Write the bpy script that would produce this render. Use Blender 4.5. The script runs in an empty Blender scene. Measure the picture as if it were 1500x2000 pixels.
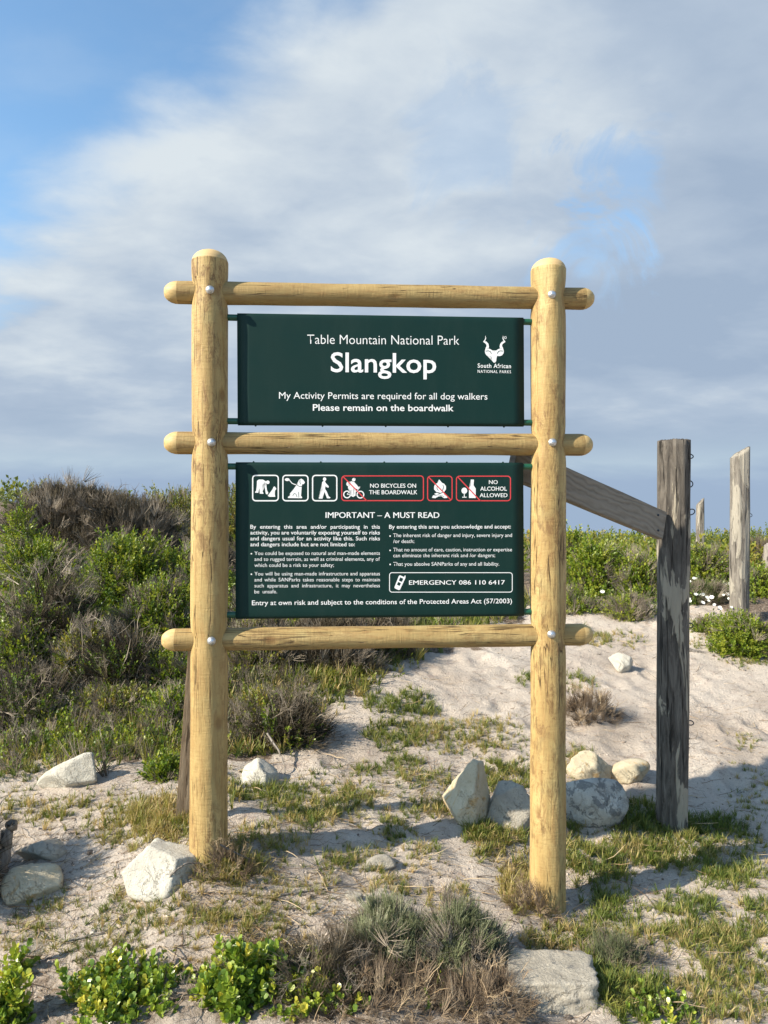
import bpy, bmesh, math, random
import numpy as np
from mathutils import Vector, Matrix

random.seed(7)
rng = np.random.default_rng(11)
R = math.radians

# ------------------------------------------------------------------ camera
FPX = 1455.0                      # focal length in photo pixels (photo 1500 x 2000)
PITCH = math.atan(30 / FPX)
CAM = Vector((0, 0, 1.7))
scene = bpy.context.scene
camd = bpy.data.cameras.new('camera')
camd.sensor_fit = 'VERTICAL'
camd.sensor_height = 24.0
camd.lens = 24.0 * FPX / 2000.0
camd.clip_start = 0.05
camd.clip_end = 20000
cam = bpy.data.objects.new('camera', camd)
scene.collection.objects.link(cam)
cam.location = CAM
cam.rotation_euler = (math.pi / 2 + PITCH, 0, 0)
scene.camera = cam

# ------------------------------------------------------------------ light
SUN_AZ = R(64)                    # sun to the left and a little behind the camera
SUN_EL = R(33.5)
to_sun = Vector((-math.sin(SUN_AZ) * math.cos(SUN_EL), -math.cos(SUN_AZ) * math.cos(SUN_EL), math.sin(SUN_EL)))
sund = bpy.data.lights.new('sun', 'SUN')
sund.energy = 5.0
sund.angle = R(0.55)
sund.color = (1.0, 0.90, 0.74)
sun = bpy.data.objects.new('sun', sund)
scene.collection.objects.link(sun)
sun.location = (-6, -4, 8)
sun.rotation_euler = to_sun.to_track_quat('Z', 'Y').to_euler()

vs = scene.view_settings
vs.view_transform = 'Standard'
vs.look = 'None'
vs.exposure = 0.85
vs.gamma = 1
vs.use_curve_mapping = False


def pix_dir(px, py):
    """direction of a photo pixel in world space, scaled so that its y component is 1"""
    x = (px - 750) / FPX
    z = -(py - 1000) / FPX
    c, s = math.cos(PITCH), math.sin(PITCH)
    y2 = c - z * s
    z2 = z * c + s
    return Vector((x / y2, 1.0, z2 / y2))


def unproj(px, py, Y):
    return CAM + pix_dir(px, py) * Y


def to_pix(P):
    d = np.asarray(P, float) - np.array(CAM)
    c, s = math.cos(PITCH), math.sin(PITCH)
    yc = d[..., 1] * c + d[..., 2] * s
    zc = -d[..., 1] * s + d[..., 2] * c
    yc = np.where(np.abs(yc) < 1e-3, 1e-3, yc)
    return 750 + FPX * d[..., 0] / yc, 1000 - FPX * zc / yc


# ------------------------------------------------------------------ world: sky and clouds
world = bpy.data.worlds.new('World')
scene.world = world
world.use_nodes = True
wt = world.node_tree
wn, wl = wt.nodes, wt.links
wn.clear()


class NB:
    """small node-graph helper"""
    def __init__(s, tree):
        s.t = tree

    def n(s, kind, **kw):
        nd = s.t.nodes.new(kind)
        for k, v in kw.items():
            if k.startswith('i_'):
                key = k[2:]
                key = int(key) if key.isdigit() else key.replace('_', ' ')
                s.set(nd.inputs[key], v)
            else:
                setattr(nd, k, v)
        return nd

    def set(s, sock, v):
        if isinstance(v, bpy.types.NodeSocket):
            s.t.links.new(v, sock)
        else:
            if hasattr(sock.default_value, '__len__') and not hasattr(v, '__len__'):
                v = (v,) * len(sock.default_value)
            if hasattr(sock.default_value, '__len__') and len(sock.default_value) == 4 and len(v) == 3:
                v = (*v, 1)
            sock.default_value = v

    def m(s, op, a, b=0.0, c=0.0, clamp=False):
        nd = s.t.nodes.new('ShaderNodeMath')
        nd.operation = op
        nd.use_clamp = clamp
        s.set(nd.inputs[0], a)
        s.set(nd.inputs[1], b)
        s.set(nd.inputs[2], c)
        return nd.outputs[0]

    def vm(s, op, a, b=(0, 0, 0), out=0):
        nd = s.t.nodes.new('ShaderNodeVectorMath')
        nd.operation = op
        s.set(nd.inputs[0], a)
        if op == 'SCALE':
            s.set(nd.inputs[3], b)
        else:
            s.set(nd.inputs[1], b)
        return nd.outputs[out]

    def mix(s, f, a, b, mode='MIX'):
        nd = s.t.nodes.new('ShaderNodeMix')
        nd.data_type = 'RGBA'
        nd.blend_type = mode
        s.set(nd.inputs[0], f)
        s.set(nd.inputs[6], a)
        s.set(nd.inputs[7], b)
        return nd.outputs[2]

    def ramp(s, f, stops, interp='LINEAR'):
        nd = s.t.nodes.new('ShaderNodeValToRGB')
        cr = nd.color_ramp
        cr.interpolation = interp
        while len(cr.elements) < len(stops):
            cr.elements.new(0.5)
        for e, (p, c) in zip(cr.elements, stops):
            e.position = p
            e.color = (*c, 1) if hasattr(c, '__len__') else (c, c, c, 1)
        s.set(nd.inputs[0], f)
        return nd.outputs[0]

    def sstep(s, v, lo, hi):
        nd = s.t.nodes.new('ShaderNodeMapRange')
        nd.interpolation_type = 'SMOOTHSTEP'
        s.set(nd.inputs[0], v)
        s.set(nd.inputs[1], lo)
        s.set(nd.inputs[2], hi)
        s.set(nd.inputs[3], 0.0)
        s.set(nd.inputs[4], 1.0)
        return nd.outputs[0]

    def noise(s, vec, scale, detail=4, rough=0.5, dist=0.0, out=0):
        nd = s.t.nodes.new('ShaderNodeTexNoise')
        if vec is not None:
            s.set(nd.inputs['Vector'], vec)
        s.set(nd.inputs['Scale'], scale)
        s.set(nd.inputs['Detail'], detail)
        s.set(nd.inputs['Roughness'], rough)
        s.set(nd.inputs['Distortion'], dist)
        return nd.outputs[out]

    def mapping(s, vec, scale=(1, 1, 1), rot=(0, 0, 0), loc=(0, 0, 0)):
        nd = s.t.nodes.new('ShaderNodeMapping')
        s.set(nd.inputs[0], vec)
        s.set(nd.inputs['Location'], loc)
        s.set(nd.inputs['Rotation'], rot)
        s.set(nd.inputs['Scale'], scale)
        return nd.outputs[0]


W = NB(wt)
SKY_STRENGTH = 0.10
sky = W.n('ShaderNodeTexSky', sky_type='NISHITA', sun_disc=False)
sky.sun_elevation = SUN_EL
sky.sun_rotation = math.atan2(to_sun.x, to_sun.y)
sky.altitude = 5
sky.air_density = 1.0
sky.dust_density = 0.6
sky.ozone_density = 1.4
tc = W.n('ShaderNodeTexCoord').outputs['Generated']
dirn = W.vm('NORMALIZE', tc)
sep = W.n('ShaderNodeSeparateXYZ', i_0=dirn)
dx, dy, dz = sep.outputs
# cloud deck: coordinates on a flat layer overhead, so that streaks flatten to the horizon
den = W.m('ADD', W.m('MAXIMUM', dz, 0.0), 0.22)
deck = W.n('ShaderNodeCombineXYZ', i_0=W.m('DIVIDE', dx, den), i_1=W.m('DIVIDE', dy, den), i_2=0.0).outputs[0]
deck_r = W.mapping(deck, scale=(0.95, 1.25, 1), rot=(0, 0, R(-20)))
n_big = W.noise(deck_r, 1.7, 7, 0.5, 0.15)
n_mid = W.noise(W.mapping(deck_r, loc=(3.1, 7.7, 0)), 4.6, 8, 0.56, 0.2)
n_soft = W.noise(W.mapping(deck_r, loc=(9.1, 1.7, 0)), 0.9, 3, 0.5)
fb = W.m('ADD', W.m('MULTIPLY', W.m('SUBTRACT', n_big, 0.5), 0.65), W.m('MULTIPLY', W.m('SUBTRACT', n_mid, 0.5), 0.3))


def ndir(px, py):
    v = pix_dir(px, py)
    return v.normalized()


# edge of the cloud bank: a great circle running from the left up to the top
nA = ndir(-60, 520).cross(ndir(640, -60)).normalized()
if nA.dot(ndir(1000, 700)) < 0:
    nA = -nA
edge = W.vm('DOT_PRODUCT', dirn, tuple(nA), out=1)
cover = W.sstep(W.m('ADD', edge, W.m('MULTIPLY', fb, 0.42)), -0.055, 0.075)


n_hole = W.noise(dirn, 9.0, 8, 0.6, 0.8)
fbh = W.m('MULTIPLY', W.m('SUBTRACT', n_hole, 0.5), 0.35)


def hole(px, py, rad, wob, depth):
    """soft-edged gap in the deck around a direction"""
    d = W.vm('DISTANCE', dirn, tuple(ndir(px, py)), out=1)
    v = W.m('ADD', d, W.m('MULTIPLY', fbh, wob))
    return W.m('MULTIPLY', W.m('SUBTRACT', 1.0, W.sstep(v, rad * 0.25, rad)), depth)


for h in (hole(1222, 315, 0.075, 0.9, 0.5), hole(1135, 525, 0.07, 0.9, 0.45), hole(940, 285, 0.08, 0.9, 0.25)):
    cover = W.m('MULTIPLY', cover, W.m('SUBTRACT', 1.0, h))
thin = W.m('MULTIPLY', W.sstep(n_mid, 0.35, 0.75), 0.12)
cover = W.m('MAXIMUM', cover, thin)
# cloud brightness: lit near its edge, grey-blue bands inside, bluish towards the horizon
lit = W.m('SUBTRACT', 1.0, W.sstep(edge, 0.02, 0.5))
lit2 = W.m('SUBTRACT', 1.0, W.sstep(W.vm('DISTANCE', dirn, tuple(ndir(560, 160)), out=1), 0.05, 0.5))
bright = W.m('ADD', W.m('MULTIPLY', lit, 0.48), W.m('MULTIPLY', lit2, 0.22))
bright = W.m('ADD', bright, W.m('MULTIPLY', W.m('SUBTRACT', n_big, 0.5), 2.1))
bright = W.m('ADD', bright, W.m('MULTIPLY', W.m('SUBTRACT', n_mid, 0.5), 0.95))
bright = W.m('ADD', bright, 0.20, clamp=True)
EXPK = 1.0 / (SKY_STRENGTH * 2 ** 0.85)
ccol = W.ramp(bright, [(0.0, (0.365, 0.465, 0.61)), (0.45, (0.47, 0.565, 0.69)), (1.0, (0.72, 0.79, 0.84))])
ccol = W.vm('SCALE', ccol, EXPK)
clear = W.mix(1.0, sky.outputs[0], (1.15, 1.38, 1.40), 'MULTIPLY')
SKYMUL = 1.0
clear = W.vm('SCALE', clear, SKYMUL)
# wide pale band low in the west, soft blue-grey at the horizon
low = W.sstep(dz, 0.0, 0.13)
hor = W.vm('SCALE', W.ramp(W.sstep(W.m('ADD', dz, W.m('MULTIPLY', fb, 0.06)), 0.0, 0.16), [(0.0, (0.35, 0.46, 0.62)), (0.30, (0.355, 0.465, 0.63)), (0.55, (0.47, 0.595, 0.71)), (0.8, (0.40, 0.51, 0.65)), (1.0, (0.365, 0.47, 0.62))]), EXPK)
col = W.mix(cover, clear, ccol)
col = W.mix(W.sstep(dz, 0.03, 0.20), hor, col)
bg = W.n('ShaderNodeBackground', i_0=col, i_1=SKY_STRENGTH)
wo = W.n('ShaderNodeOutputWorld')
wl.new(bg.outputs[0], wo.inputs[0])

# ------------------------------------------------------------------ numpy noise
_perm = rng.random((64, 64, 4))


def vnoise(x, y, k=0):
    """smooth value noise, -1..1"""
    xi, yi = np.floor(x).astype(int), np.floor(y).astype(int)
    fx, fy = x - xi, y - yi
    fx, fy = fx * fx * (3 - 2 * fx), fy * fy * (3 - 2 * fy)
    g = _perm[:, :, k]
    a, b = g[xi % 64, yi % 64], g[(xi + 1) % 64, yi % 64]
    c, d = g[xi % 64, (yi + 1) % 64], g[(xi + 1) % 64, (yi + 1) % 64]
    return ((a * (1 - fx) + b * fx) * (1 - fy) + (c * (1 - fx) + d * fx) * fy) * 2 - 1


def fbm(x, y, k=0, o=4):
    s, a, t = 0, 1.0, 0
    for i in range(o):
        s = s + a * vnoise(x * 2 ** i + 13.7 * i, y * 2 ** i + 5.1 * i, (k + i) % 4)
        t += a
        a *= 0.5
    return s / t


# ------------------------------------------------------------------ terrain height
CP = [(0, 2000, 2.5), (375, 2000, 2.45), (750, 2000, 2.4), (1125, 2000, 2.42), (1500, 2000, 2.5),
      (0, 1800, 2.95), (700, 1800, 2.9), (1300, 1850, 2.95), (408, 1662, 3.13), (1070, 1775, 3.23), (740, 1705, 3.2),
      (1500, 1750, 3.35), (-300, 1640, 3.1), (1800, 1760, 3.3), (100, 1540, 3.75), (280, 1500, 3.9), (500, 1525, 3.95), (750, 1560, 3.85),
      (910, 1600, 3.72), (1312, 1612, 4.0), (1500, 1640, 3.95), (1700, 1600, 4.1), (0, 1430, 4.5), (300, 1400, 4.6), (600, 1400, 4.7),
      (750, 1380, 4.9), (900, 1420, 4.75), (1150, 1440, 4.75), (1400, 1450, 4.85), (0, 1250, 5.8), (300, 1250, 5.8),
      (600, 1270, 5.8), (850, 1290, 5.9), (1000, 1290, 6.0), (1200, 1310, 6.0), (1450, 1330, 5.9), (1150, 1180, 7.6),
      (1300, 1192, 7.4), (1445, 1202, 7.2), (900, 1200, 7.4), (600, 1180, 7.4), (0, 1095, 7.8), (250, 1115, 8.0), (450, 1140, 8.2),
      (-100, 995, 10), (150, 1010, 10), (350, 1035, 12), (450, 1045, 13), (700, 1080, 12), (900, 1100, 12),
      (1150, 1115, 12), (1368, 1088, 16), (1480, 1095, 14), (700, 1062, 30), (1100, 1062, 30), (1400, 1058, 32),
      (0, 1020, 22), (300, 1045, 26), (0, 1045, 60), (700, 1055, 60), (1400, 1054, 60),
      (0, 1082, 160), (700, 1085, 160), (1400, 1085, 160), (0, 1052, 700), (700, 1052, 700), (1400, 1052, 700)]
_c = []
_z = []
for px, py, d in CP:
    P = unproj(px, py, d)
    _c.append((P.x / P.y * 4, math.log(d) * 3))
    _z.append((P.z - CAM.z) / d)          # interpolate the slope to the camera, it stays bounded
_c = np.array(_c)
_z = np.array(_z)


def _phi(r):
    return np.where(r > 1e-9, r * r * np.log(r + 1e-12), 0)


_D = np.linalg.norm(_c[:, None] - _c[None], axis=2)
_n = len(_c)
_A = np.zeros((_n + 3, _n + 3))
_A[:_n, :_n] = _phi(_D) + np.eye(_n) * 0.02
_A[:_n, _n] = 1
_A[:_n, _n + 1:] = _c
_A[_n, :_n] = 1
_A[_n + 1:, :_n] = _c.T
_w = np.linalg.solve(_A, np.r_[_z, 0, 0, 0])


def hbase(x, y):
    x = np.asarray(x, float)
    y = np.asarray(y, float)
    yy = np.clip(y, 2.2, 700)
    u = np.clip(x / np.maximum(yy, 2.2), -0.85, 0.85) * 4
    v = np.log(yy) * 3
    sh = u.shape
    u, v = u.ravel(), v.ravel()
    out = np.zeros_like(u)
    for s in range(0, len(u), 40000):
        p = np.stack([u[s:s + 40000], v[s:s + 40000]], 1)
        r = np.linalg.norm(p[:, None] - _c[None], axis=2)
        out[s:s + 40000] = _phi(r) @ _w[:_n] + _w[_n] + p @ _w[_n + 1:]
    return CAM.z + out.reshape(sh) * yy


# footprints and scuffs in the open sand
_dim = []
_r2 = np.random.default_rng(5)
for i in range(150):
    yy = _r2.uniform(2.6, 7.5)
    xx = _r2.uniform(0.2, 1.0) * yy * 0.62 if i < 105 else _r2.uniform(-0.55, 0.3) * yy
    _dim.append((xx, yy, _r2.uniform(0.05, 0.12), _r2.uniform(0.6, 1.6), _r2.uniform(0, 3.14), _r2.uniform(0.012, 0.032)))


def height(x, y):
    x = np.asarray(x, float)
    y = np.asarray(y, float)
    h = hbase(x, y)
    near = np.clip((11 - y) / 5, 0, 1) * np.clip((y + 1) / 2, 0, 1)
    h = h + near * (0.035 * fbm(x * 1.3, y * 1.3, 0, 3) + 0.026 * fbm(x * 5, y * 5, 1, 3) + 0.012 * fbm(x * 19, y * 19, 2, 4))
    far = np.clip((y - 9) / 20, 0, 1)
    h = h + far * 0.35 * fbm(x * 0.09, y * 0.09, 3, 3) * np.clip((400 - y) / 300, 0, 1)
    for (cx, cy, rad, asp, ang, dep) in _dim:
        m = (np.abs(x - cx) < 0.35) & (np.abs(y - cy) < 0.35)
        if not m.any():
            continue
        ddx, ddy = x[m] - cx, y[m] - cy
        a = (ddx * math.cos(ang) + ddy * math.sin(ang)) / rad
        b = (-ddx * math.sin(ang) + ddy * math.cos(ang)) / (rad * asp)
        q = a * a + b * b
        h[m] = h[m] - dep * np.exp(-q * 1.6) + dep * 0.45 * np.exp(-(np.sqrt(q) - 1.35) ** 2 * 6)
    return h


def gz(x, y):
    return float(height(np.array([x]), np.array([y]))[0])


def hit(px, py, dmax=60.0):
    """where the ray of a photo pixel meets the ground"""
    d = pix_dir(px, py)
    t = np.exp(np.linspace(math.log(2.0), math.log(dmax), 900))
    P = np.array(CAM)[None] + t[:, None] * np.array(d)[None]
    below = P[:, 2] < height(P[:, 0], P[:, 1])
    i = int(np.argmax(below)) if below.any() else len(t) - 1
    return Vector(P[i])


def hits(pxs, pys, dmax=60.0):
    """vectorised ground hits (smooth ground), returns x, y"""
    t = np.exp(np.linspace(math.log(2.0), math.log(dmax), 260))
    ox, oy = [], []
    D = np.array([tuple(pix_dir(a, b)) for a, b in zip(pxs, pys)])
    for s in range(0, len(D), 400):
        d = D[s:s + 400]
        P = np.array(CAM)[None, None] + t[None, :, None] * d[:, None, :]
        below = P[..., 2] < hbase(P[..., 0], P[..., 1])
        i = np.argmax(below, 1)
        i = np.where(below.any(1), i, len(t) - 1)
        ox.append(P[np.arange(len(d)), i, 0])
        oy.append(P[np.arange(len(d)), i, 1])
    return np.concatenate(ox), np.concatenate(oy)


# ------------------------------------------------------------------ object helpers
COL = scene.collection


def tag(o, label=None, cat=None, group=None, kind=None):
    if label:
        o['label'] = label
    if cat:
        o['category'] = cat
    if group:
        o['group'] = group
    if kind:
        o['kind'] = kind
    return o


def thing(name, label, cat, loc, group=None):
    o = bpy.data.objects.new(name, None)
    COL.objects.link(o)
    o.location = loc
    o.empty_display_size = 0.1
    return tag(o, label, cat, group)


def link(name, me, parent=None, loc=None):
    o = bpy.data.objects.new(name, me)
    COL.objects.link(o)
    if parent is not None:
        o.parent = parent
    if loc is not None:
        o.location = loc
    return o


def mesh_np(name, V, F, mats, smooth=True, attrs=None, midx=None, parent=None, loc=None):
    """fast mesh from numpy arrays; F is an (n, k) array of equal-size faces"""
    me = bpy.data.meshes.new(name)
    V = np.asarray(V, np.float32)
    F = np.asarray(F, np.int32)
    n, k = F.shape
    me.vertices.add(len(V))
    me.vertices.foreach_set('co', V.ravel())
    me.loops.add(n * k)
    me.loops.foreach_set('vertex_index', F.ravel())
    me.polygons.add(n)
    me.polygons.foreach_set('loop_start', np.arange(0, n * k, k, dtype=np.int32))
    me.polygons.foreach_set('loop_total', np.full(n, k, np.int32))
    me.polygons.foreach_set('use_smooth', np.full(n, smooth, bool))
    for m in mats if isinstance(mats, (list, tuple)) else [mats]:
        me.materials.append(m)
    if midx is not None:
        me.polygons.foreach_set('material_index', np.asarray(midx, np.int32))
    for an, av in (attrs or {}).items():
        at = me.attributes.new(an, 'FLOAT', 'POINT')
        at.data.foreach_set('value', np.asarray(av, np.float32))
    me.update(calc_edges=True)
    me.validate()
    return link(name, me, parent, loc)


def from_bm(name, bm, mats, parent=None, smooth=False, loc=None):
    me = bpy.data.meshes.new(name)
    bmesh.ops.recalc_face_normals(bm, faces=bm.faces)
    bm.to_mesh(me)
    bm.free()
    for m in mats if isinstance(mats, (list, tuple)) else [mats]:
        me.materials.append(m)
    if smooth:
        me.polygons.foreach_set('use_smooth', np.ones(len(me.polygons), bool))
    return link(name, me, parent, loc)


# ------------------------------------------------------------------ materials
def new_mat(name):
    m = bpy.data.materials.new(name)
    m.use_nodes = True
    t = m.node_tree
    t.nodes.clear()
    b = NB(t)
    out = b.n('ShaderNodeOutputMaterial')
    p = b.n('ShaderNodeBsdfPrincipled')
    t.links.new(p.outputs[0], out.inputs[0])
    return m, b, p, out


def bump(b, p, h, strength, dist):
    nd = b.n('ShaderNodeBump', i_Strength=min(1.0, strength), i_Distance=dist, i_Height=h)
    b.set(p.inputs['Normal'], nd.outputs[0])


def plain(name, col, rough=0.5, metal=0.0, spec=0.5):
    m, b, p, o = new_mat(name)
    geo = b.n('ShaderNodeTexCoord').outputs['Object']
    n = b.noise(geo, 30, 4, 0.6)
    b.set(p.inputs['Base Color'], b.mix(n, tuple(c * 0.93 for c in col), tuple(min(1, c * 1.06) for c in col)))
    b.set(p.inputs['Roughness'], rough)
    b.set(p.inputs['Metallic'], metal)
    b.set(p.inputs['Specular IOR Level'], spec)
    return m


def mat_foliage(name, stops, trans=0.35, rough=0.5, spec=0.35):
    """leaf material, colour by the tint each sprig was given"""
    m, b, p, out = new_mat(name)
    at = b.n('ShaderNodeAttribute', attribute_name='tint').outputs['Fac']
    c = b.ramp(at, stops)
    b.set(p.inputs['Base Color'], c)
    b.set(p.inputs['Roughness'], rough)
    b.set(p.inputs['Specular IOR Level'], spec)
    if trans > 0:
        tr = b.n('ShaderNodeBsdfTranslucent', i_0=b.mix(1.0, c, (1.25, 1.2, 0.6), 'MULTIPLY'))
        mx = b.n('ShaderNodeMixShader', i_0=trans)
        b.t.links.new(p.outputs[0], mx.inputs[1])
        b.t.links.new(tr.outputs[0], mx.inputs[2])
        b.t.links.new(mx.outputs[0], out.inputs[0])
    return m


M = {}
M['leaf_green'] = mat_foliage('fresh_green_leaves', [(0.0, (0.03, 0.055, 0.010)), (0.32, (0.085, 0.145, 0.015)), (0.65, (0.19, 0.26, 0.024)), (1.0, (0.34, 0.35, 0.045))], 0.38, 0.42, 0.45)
M['leaf_yellow'] = mat_foliage('yellow_green_leaves', [(0.0, (0.05, 0.075, 0.014)), (0.5, (0.16, 0.20, 0.024)), (0.85, (0.27, 0.25, 0.04)), (1.0, (0.32, 0.22, 0.06))], 0.3, 0.45)
M['leaf_succulent'] = mat_foliage('fleshy_leaves', [(0.0, (0.06, 0.12, 0.02)), (0.45, (0.15, 0.24, 0.03)), (0.8, (0.30, 0.37, 0.045)), (1.0, (0.48, 0.42, 0.06))], 0.28, 0.33, 0.6)
M['leaf_grey'] = mat_foliage('grey_green_leaves', [(0.0, (0.10, 0.12, 0.055)), (0.6, (0.23, 0.25, 0.135)), (1.0, (0.38, 0.38, 0.25))], 0.2, 0.7, 0.2)
M['leaf_dark'] = mat_foliage('dark_scrub_leaves', [(0.0, (0.03, 0.05, 0.018)), (0.6, (0.07, 0.095, 0.03)), (1.0, (0.14, 0.15, 0.05))], 0.2, 0.6)
M['grass'] = mat_foliage('grass_blades', [(0.0, (0.06, 0.095, 0.02)), (0.35, (0.13, 0.17, 0.032)), (0.6, (0.23, 0.235, 0.055)), (0.8, (0.38, 0.31, 0.12)), (1.0, (0.52, 0.39, 0.20))], 0.3, 0.5)
M['straw'] = mat_foliage('dry_straw', [(0.0, (0.12, 0.075, 0.045)), (0.5, (0.32, 0.22, 0.13)), (1.0, (0.56, 0.44, 0.28))], 0.1, 0.7, 0.2)
M['heath'] = mat_foliage('heath_twigs', [(0.0, (0.035, 0.030, 0.020)), (0.5, (0.088, 0.072, 0.050)), (0.8, (0.15, 0.122, 0.082)), (1.0, (0.22, 0.18, 0.115))], 0.1, 0.8, 0.1)
M['twig'] = mat_foliage('bare_grey_twigs', [(0.0, (0.075, 0.06, 0.045)), (0.5, (0.20, 0.165, 0.125)), (1.0, (0.40, 0.34, 0.265))], 0.0, 0.8, 0.15)
M['reddish'] = mat_foliage('reddish_dry_twigs', [(0.0, (0.07, 0.048, 0.032)), (0.5, (0.175, 0.13, 0.09)), (0.85, (0.30, 0.235, 0.165)), (1.0, (0.36, 0.22, 0.115))], 0.1, 0.75, 0.15)


def mat_sand():
    m, b, p, o = new_mat('dune_sand')
    co = b.n('ShaderNodeTexCoord').outputs['Object']
    at = b.n('ShaderNodeAttribute', attribute_name='litter').outputs['Fac']
    n1 = b.noise(co, 1.7, 6, 0.6)
    n2 = b.noise(co, 14, 6, 0.65)
    n3 = b.noise(co, 260, 3, 0.7)
    sand = b.ramp(n1, [(0.3, (0.46, 0.385, 0.315)), (0.5, (0.575, 0.495, 0.415)), (0.72, (0.65, 0.575, 0.49))])
    sand = b.mix(b.sstep(n2, 0.52, 0.75), sand, (0.40, 0.315, 0.265))
    grain = b.ramp(n3, [(0.28, 0.72), (0.5, 1.0), (0.75, 1.12)])
    sand = b.mix(1.0, sand, grain, 'MULTIPLY')
    # dark specks: shell and twig crumbs
    vor = b.n('ShaderNodeTexVoronoi', i_Vector=co, i_Scale=46.0)
    spk = b.sstep(vor.outputs['Distance'], 0.22, 0.10)
    spk = b.m('MULTIPLY', spk, b.sstep(b.noise(co, 6, 3), 0.5, 0.62))
    sand = b.mix(b.m('MULTIPLY', spk, 0.6), sand, (0.13, 0.09, 0.065))
    hum = b.ramp(b.noise(co, 40, 6, 0.8), [(0.3, (0.05, 0.036, 0.026)), (0.48, (0.16, 0.12, 0.085)), (0.62, (0.38, 0.30, 0.24))])
    far = b.ramp(b.noise(co, 0.55, 8, 0.7), [(0.35, (0.055, 0.07, 0.024)), (0.5, (0.10, 0.115, 0.035)), (0.65, (0.17, 0.155, 0.06))])
    geo = b.n('ShaderNodeSeparateXYZ', i_0=co)
    hum = b.mix(b.sstep(geo.outputs[1], 14, 30), hum, far)
    f = b.sstep(b.m('ADD', at, b.m('MULTIPLY', b.m('SUBTRACT', n2, 0.5), 0.9)), 0.35, 0.65)
    b.set(p.inputs['Base Color'], b.mix(f, sand, hum))
    b.set(p.inputs['Roughness'], 0.95)
    b.set(p.inputs['Specular IOR Level'], 0.15)
    hgt = b.m('ADD', b.m('MULTIPLY', b.noise(co, 55, 5, 0.7), 1.0), b.m('MULTIPLY', n3, 0.35))
    bump(b, p, hgt, 1.0, 0.024)
    return m


def mat_pole(name, tone=1.0, stain=0.6, axis=2, seed=0.0):
    """turned, treated pine: creamy yellow, cambium stains along the grain, fine ring cuts across it"""
    m, b, p, o = new_mat(name)
    co = b.n('ShaderNodeTexCoord').outputs['Object']
    co = b.vm('ADD', co, (seed, seed * 1.7, seed * 0.6))
    al = [1, 1, 1]
    al[axis] = 0.16
    ac = [0.16, 0.16, 0.16]
    ac[axis] = 1
    long = b.mapping(co, scale=tuple(al))
    cross = b.mapping(co, scale=tuple(ac))
    n0 = b.noise(long, 9, 6, 0.6, 0.4)
    c = b.ramp(n0, [(0.3, (0.36 * tone, 0.235 * tone, 0.088 * tone)), (0.5, (0.50 * tone, 0.35 * tone, 0.14 * tone)), (0.7, (0.63 * tone, 0.465 * tone, 0.205 * tone))])
    # grain
    gr = b.noise(long, 60, 4, 0.6, 0.6)
    c = b.mix(b.m('MULTIPLY', b.sstep(gr, 0.48, 0.66), 0.5), c, (0.30, 0.175, 0.065))
    # brown stains left by the inner bark
    pz = b.noise(b.mapping(co, scale=(1, 1, 0.55) if axis == 2 else (0.55, 1, 1)), 2.6, 3, 0.5)
    st = b.m('MULTIPLY', b.sstep(pz, 0.40, 0.58), b.sstep(b.noise(b.mapping(co, scale=(1, 1, 0.4) if axis == 2 else (0.4, 1, 1)), 30, 8, 0.8, 0.6), 0.46, 0.62))
    c = b.mix(b.m('MULTIPLY', st, stain), c, (0.16, 0.085, 0.035))
    # lathe rings
    rg = b.noise(cross, 120, 3, 0.6)
    c = b.mix(b.m('MULTIPLY', b.sstep(rg, 0.56, 0.72), 0.26), c, (0.24, 0.14, 0.055))
    # greenish treatment salts
    gs = b.noise(co, 5.5, 4, 0.6)
    c = b.mix(b.m('MULTIPLY', b.sstep(gs, 0.52, 0.75), 0.22), c, (0.42, 0.42, 0.20))
    # long drying checks
    ck_ = b.noise(b.mapping(co, scale=(1, 1, 0.035) if axis == 2 else (0.035, 1, 1), loc=(3, 2, 1)), 34, 3, 0.5, 0.3)
    ckm = b.m('SUBTRACT', 1.0, b.sstep(b.m('ABSOLUTE', b.m('SUBTRACT', ck_, 0.56)), 0.002, 0.011))
    ckm = b.m('MULTIPLY', ckm, b.sstep(b.noise(co, 3.3, 2), 0.40, 0.52))
    c = b.mix(b.m('MULTIPLY', ckm, 0.9), c, (0.07, 0.04, 0.015))
    # knots
    vor = b.n('ShaderNodeTexVoronoi', i_Vector=b.mapping(co, scale=(1.6, 1.6, 1) if axis == 2 else (1, 1.6, 1.6)), i_Scale=4.2, i_Randomness=1.0)
    kd = b.m('ADD', vor.outputs['Distance'], b.m('MULTIPLY', b.m('SUBTRACT', gr, 0.5), 0.08))
    k = b.sstep(kd, 0.17, 0.05)
    c = b.mix(b.m('MULTIPLY', k, 0.62), c, (0.20, 0.10, 0.035))
    b.set(p.inputs['Base Color'], c)
    b.set(p.inputs['Roughness'], 0.62)
    b.set(p.inputs['Specular IOR Level'], 0.3)
    h = b.m('ADD', b.m('MULTIPLY', rg, 0.4), b.m('ADD', b.m('MULTIPLY', gr, 0.6), b.m('SUBTRACT', b.m('MULTIPLY', k, -0.8), b.m('MULTIPLY', ckm, 1.5))))
    bump(b, p, h, 0.7, 0.006)
    return m


def mat_cut():
    m, b, p, o = new_mat('fresh_cut_pine')
    co = b.n('ShaderNodeTexCoord').outputs['Object']
    g = b.noise(b.mapping(co, scale=(0.2, 1, 1.2)), 55, 4, 0.6, 1.0)
    c = b.ramp(g, [(0.35, (0.42, 0.28, 0.105)), (0.6, (0.56, 0.40, 0.17))])
    b.set(p.inputs['Base Color'], c)
    b.set(p.inputs['Roughness'], 0.6)
    bump(b, p, g, 0.3, 0.003)
    return m


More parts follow.
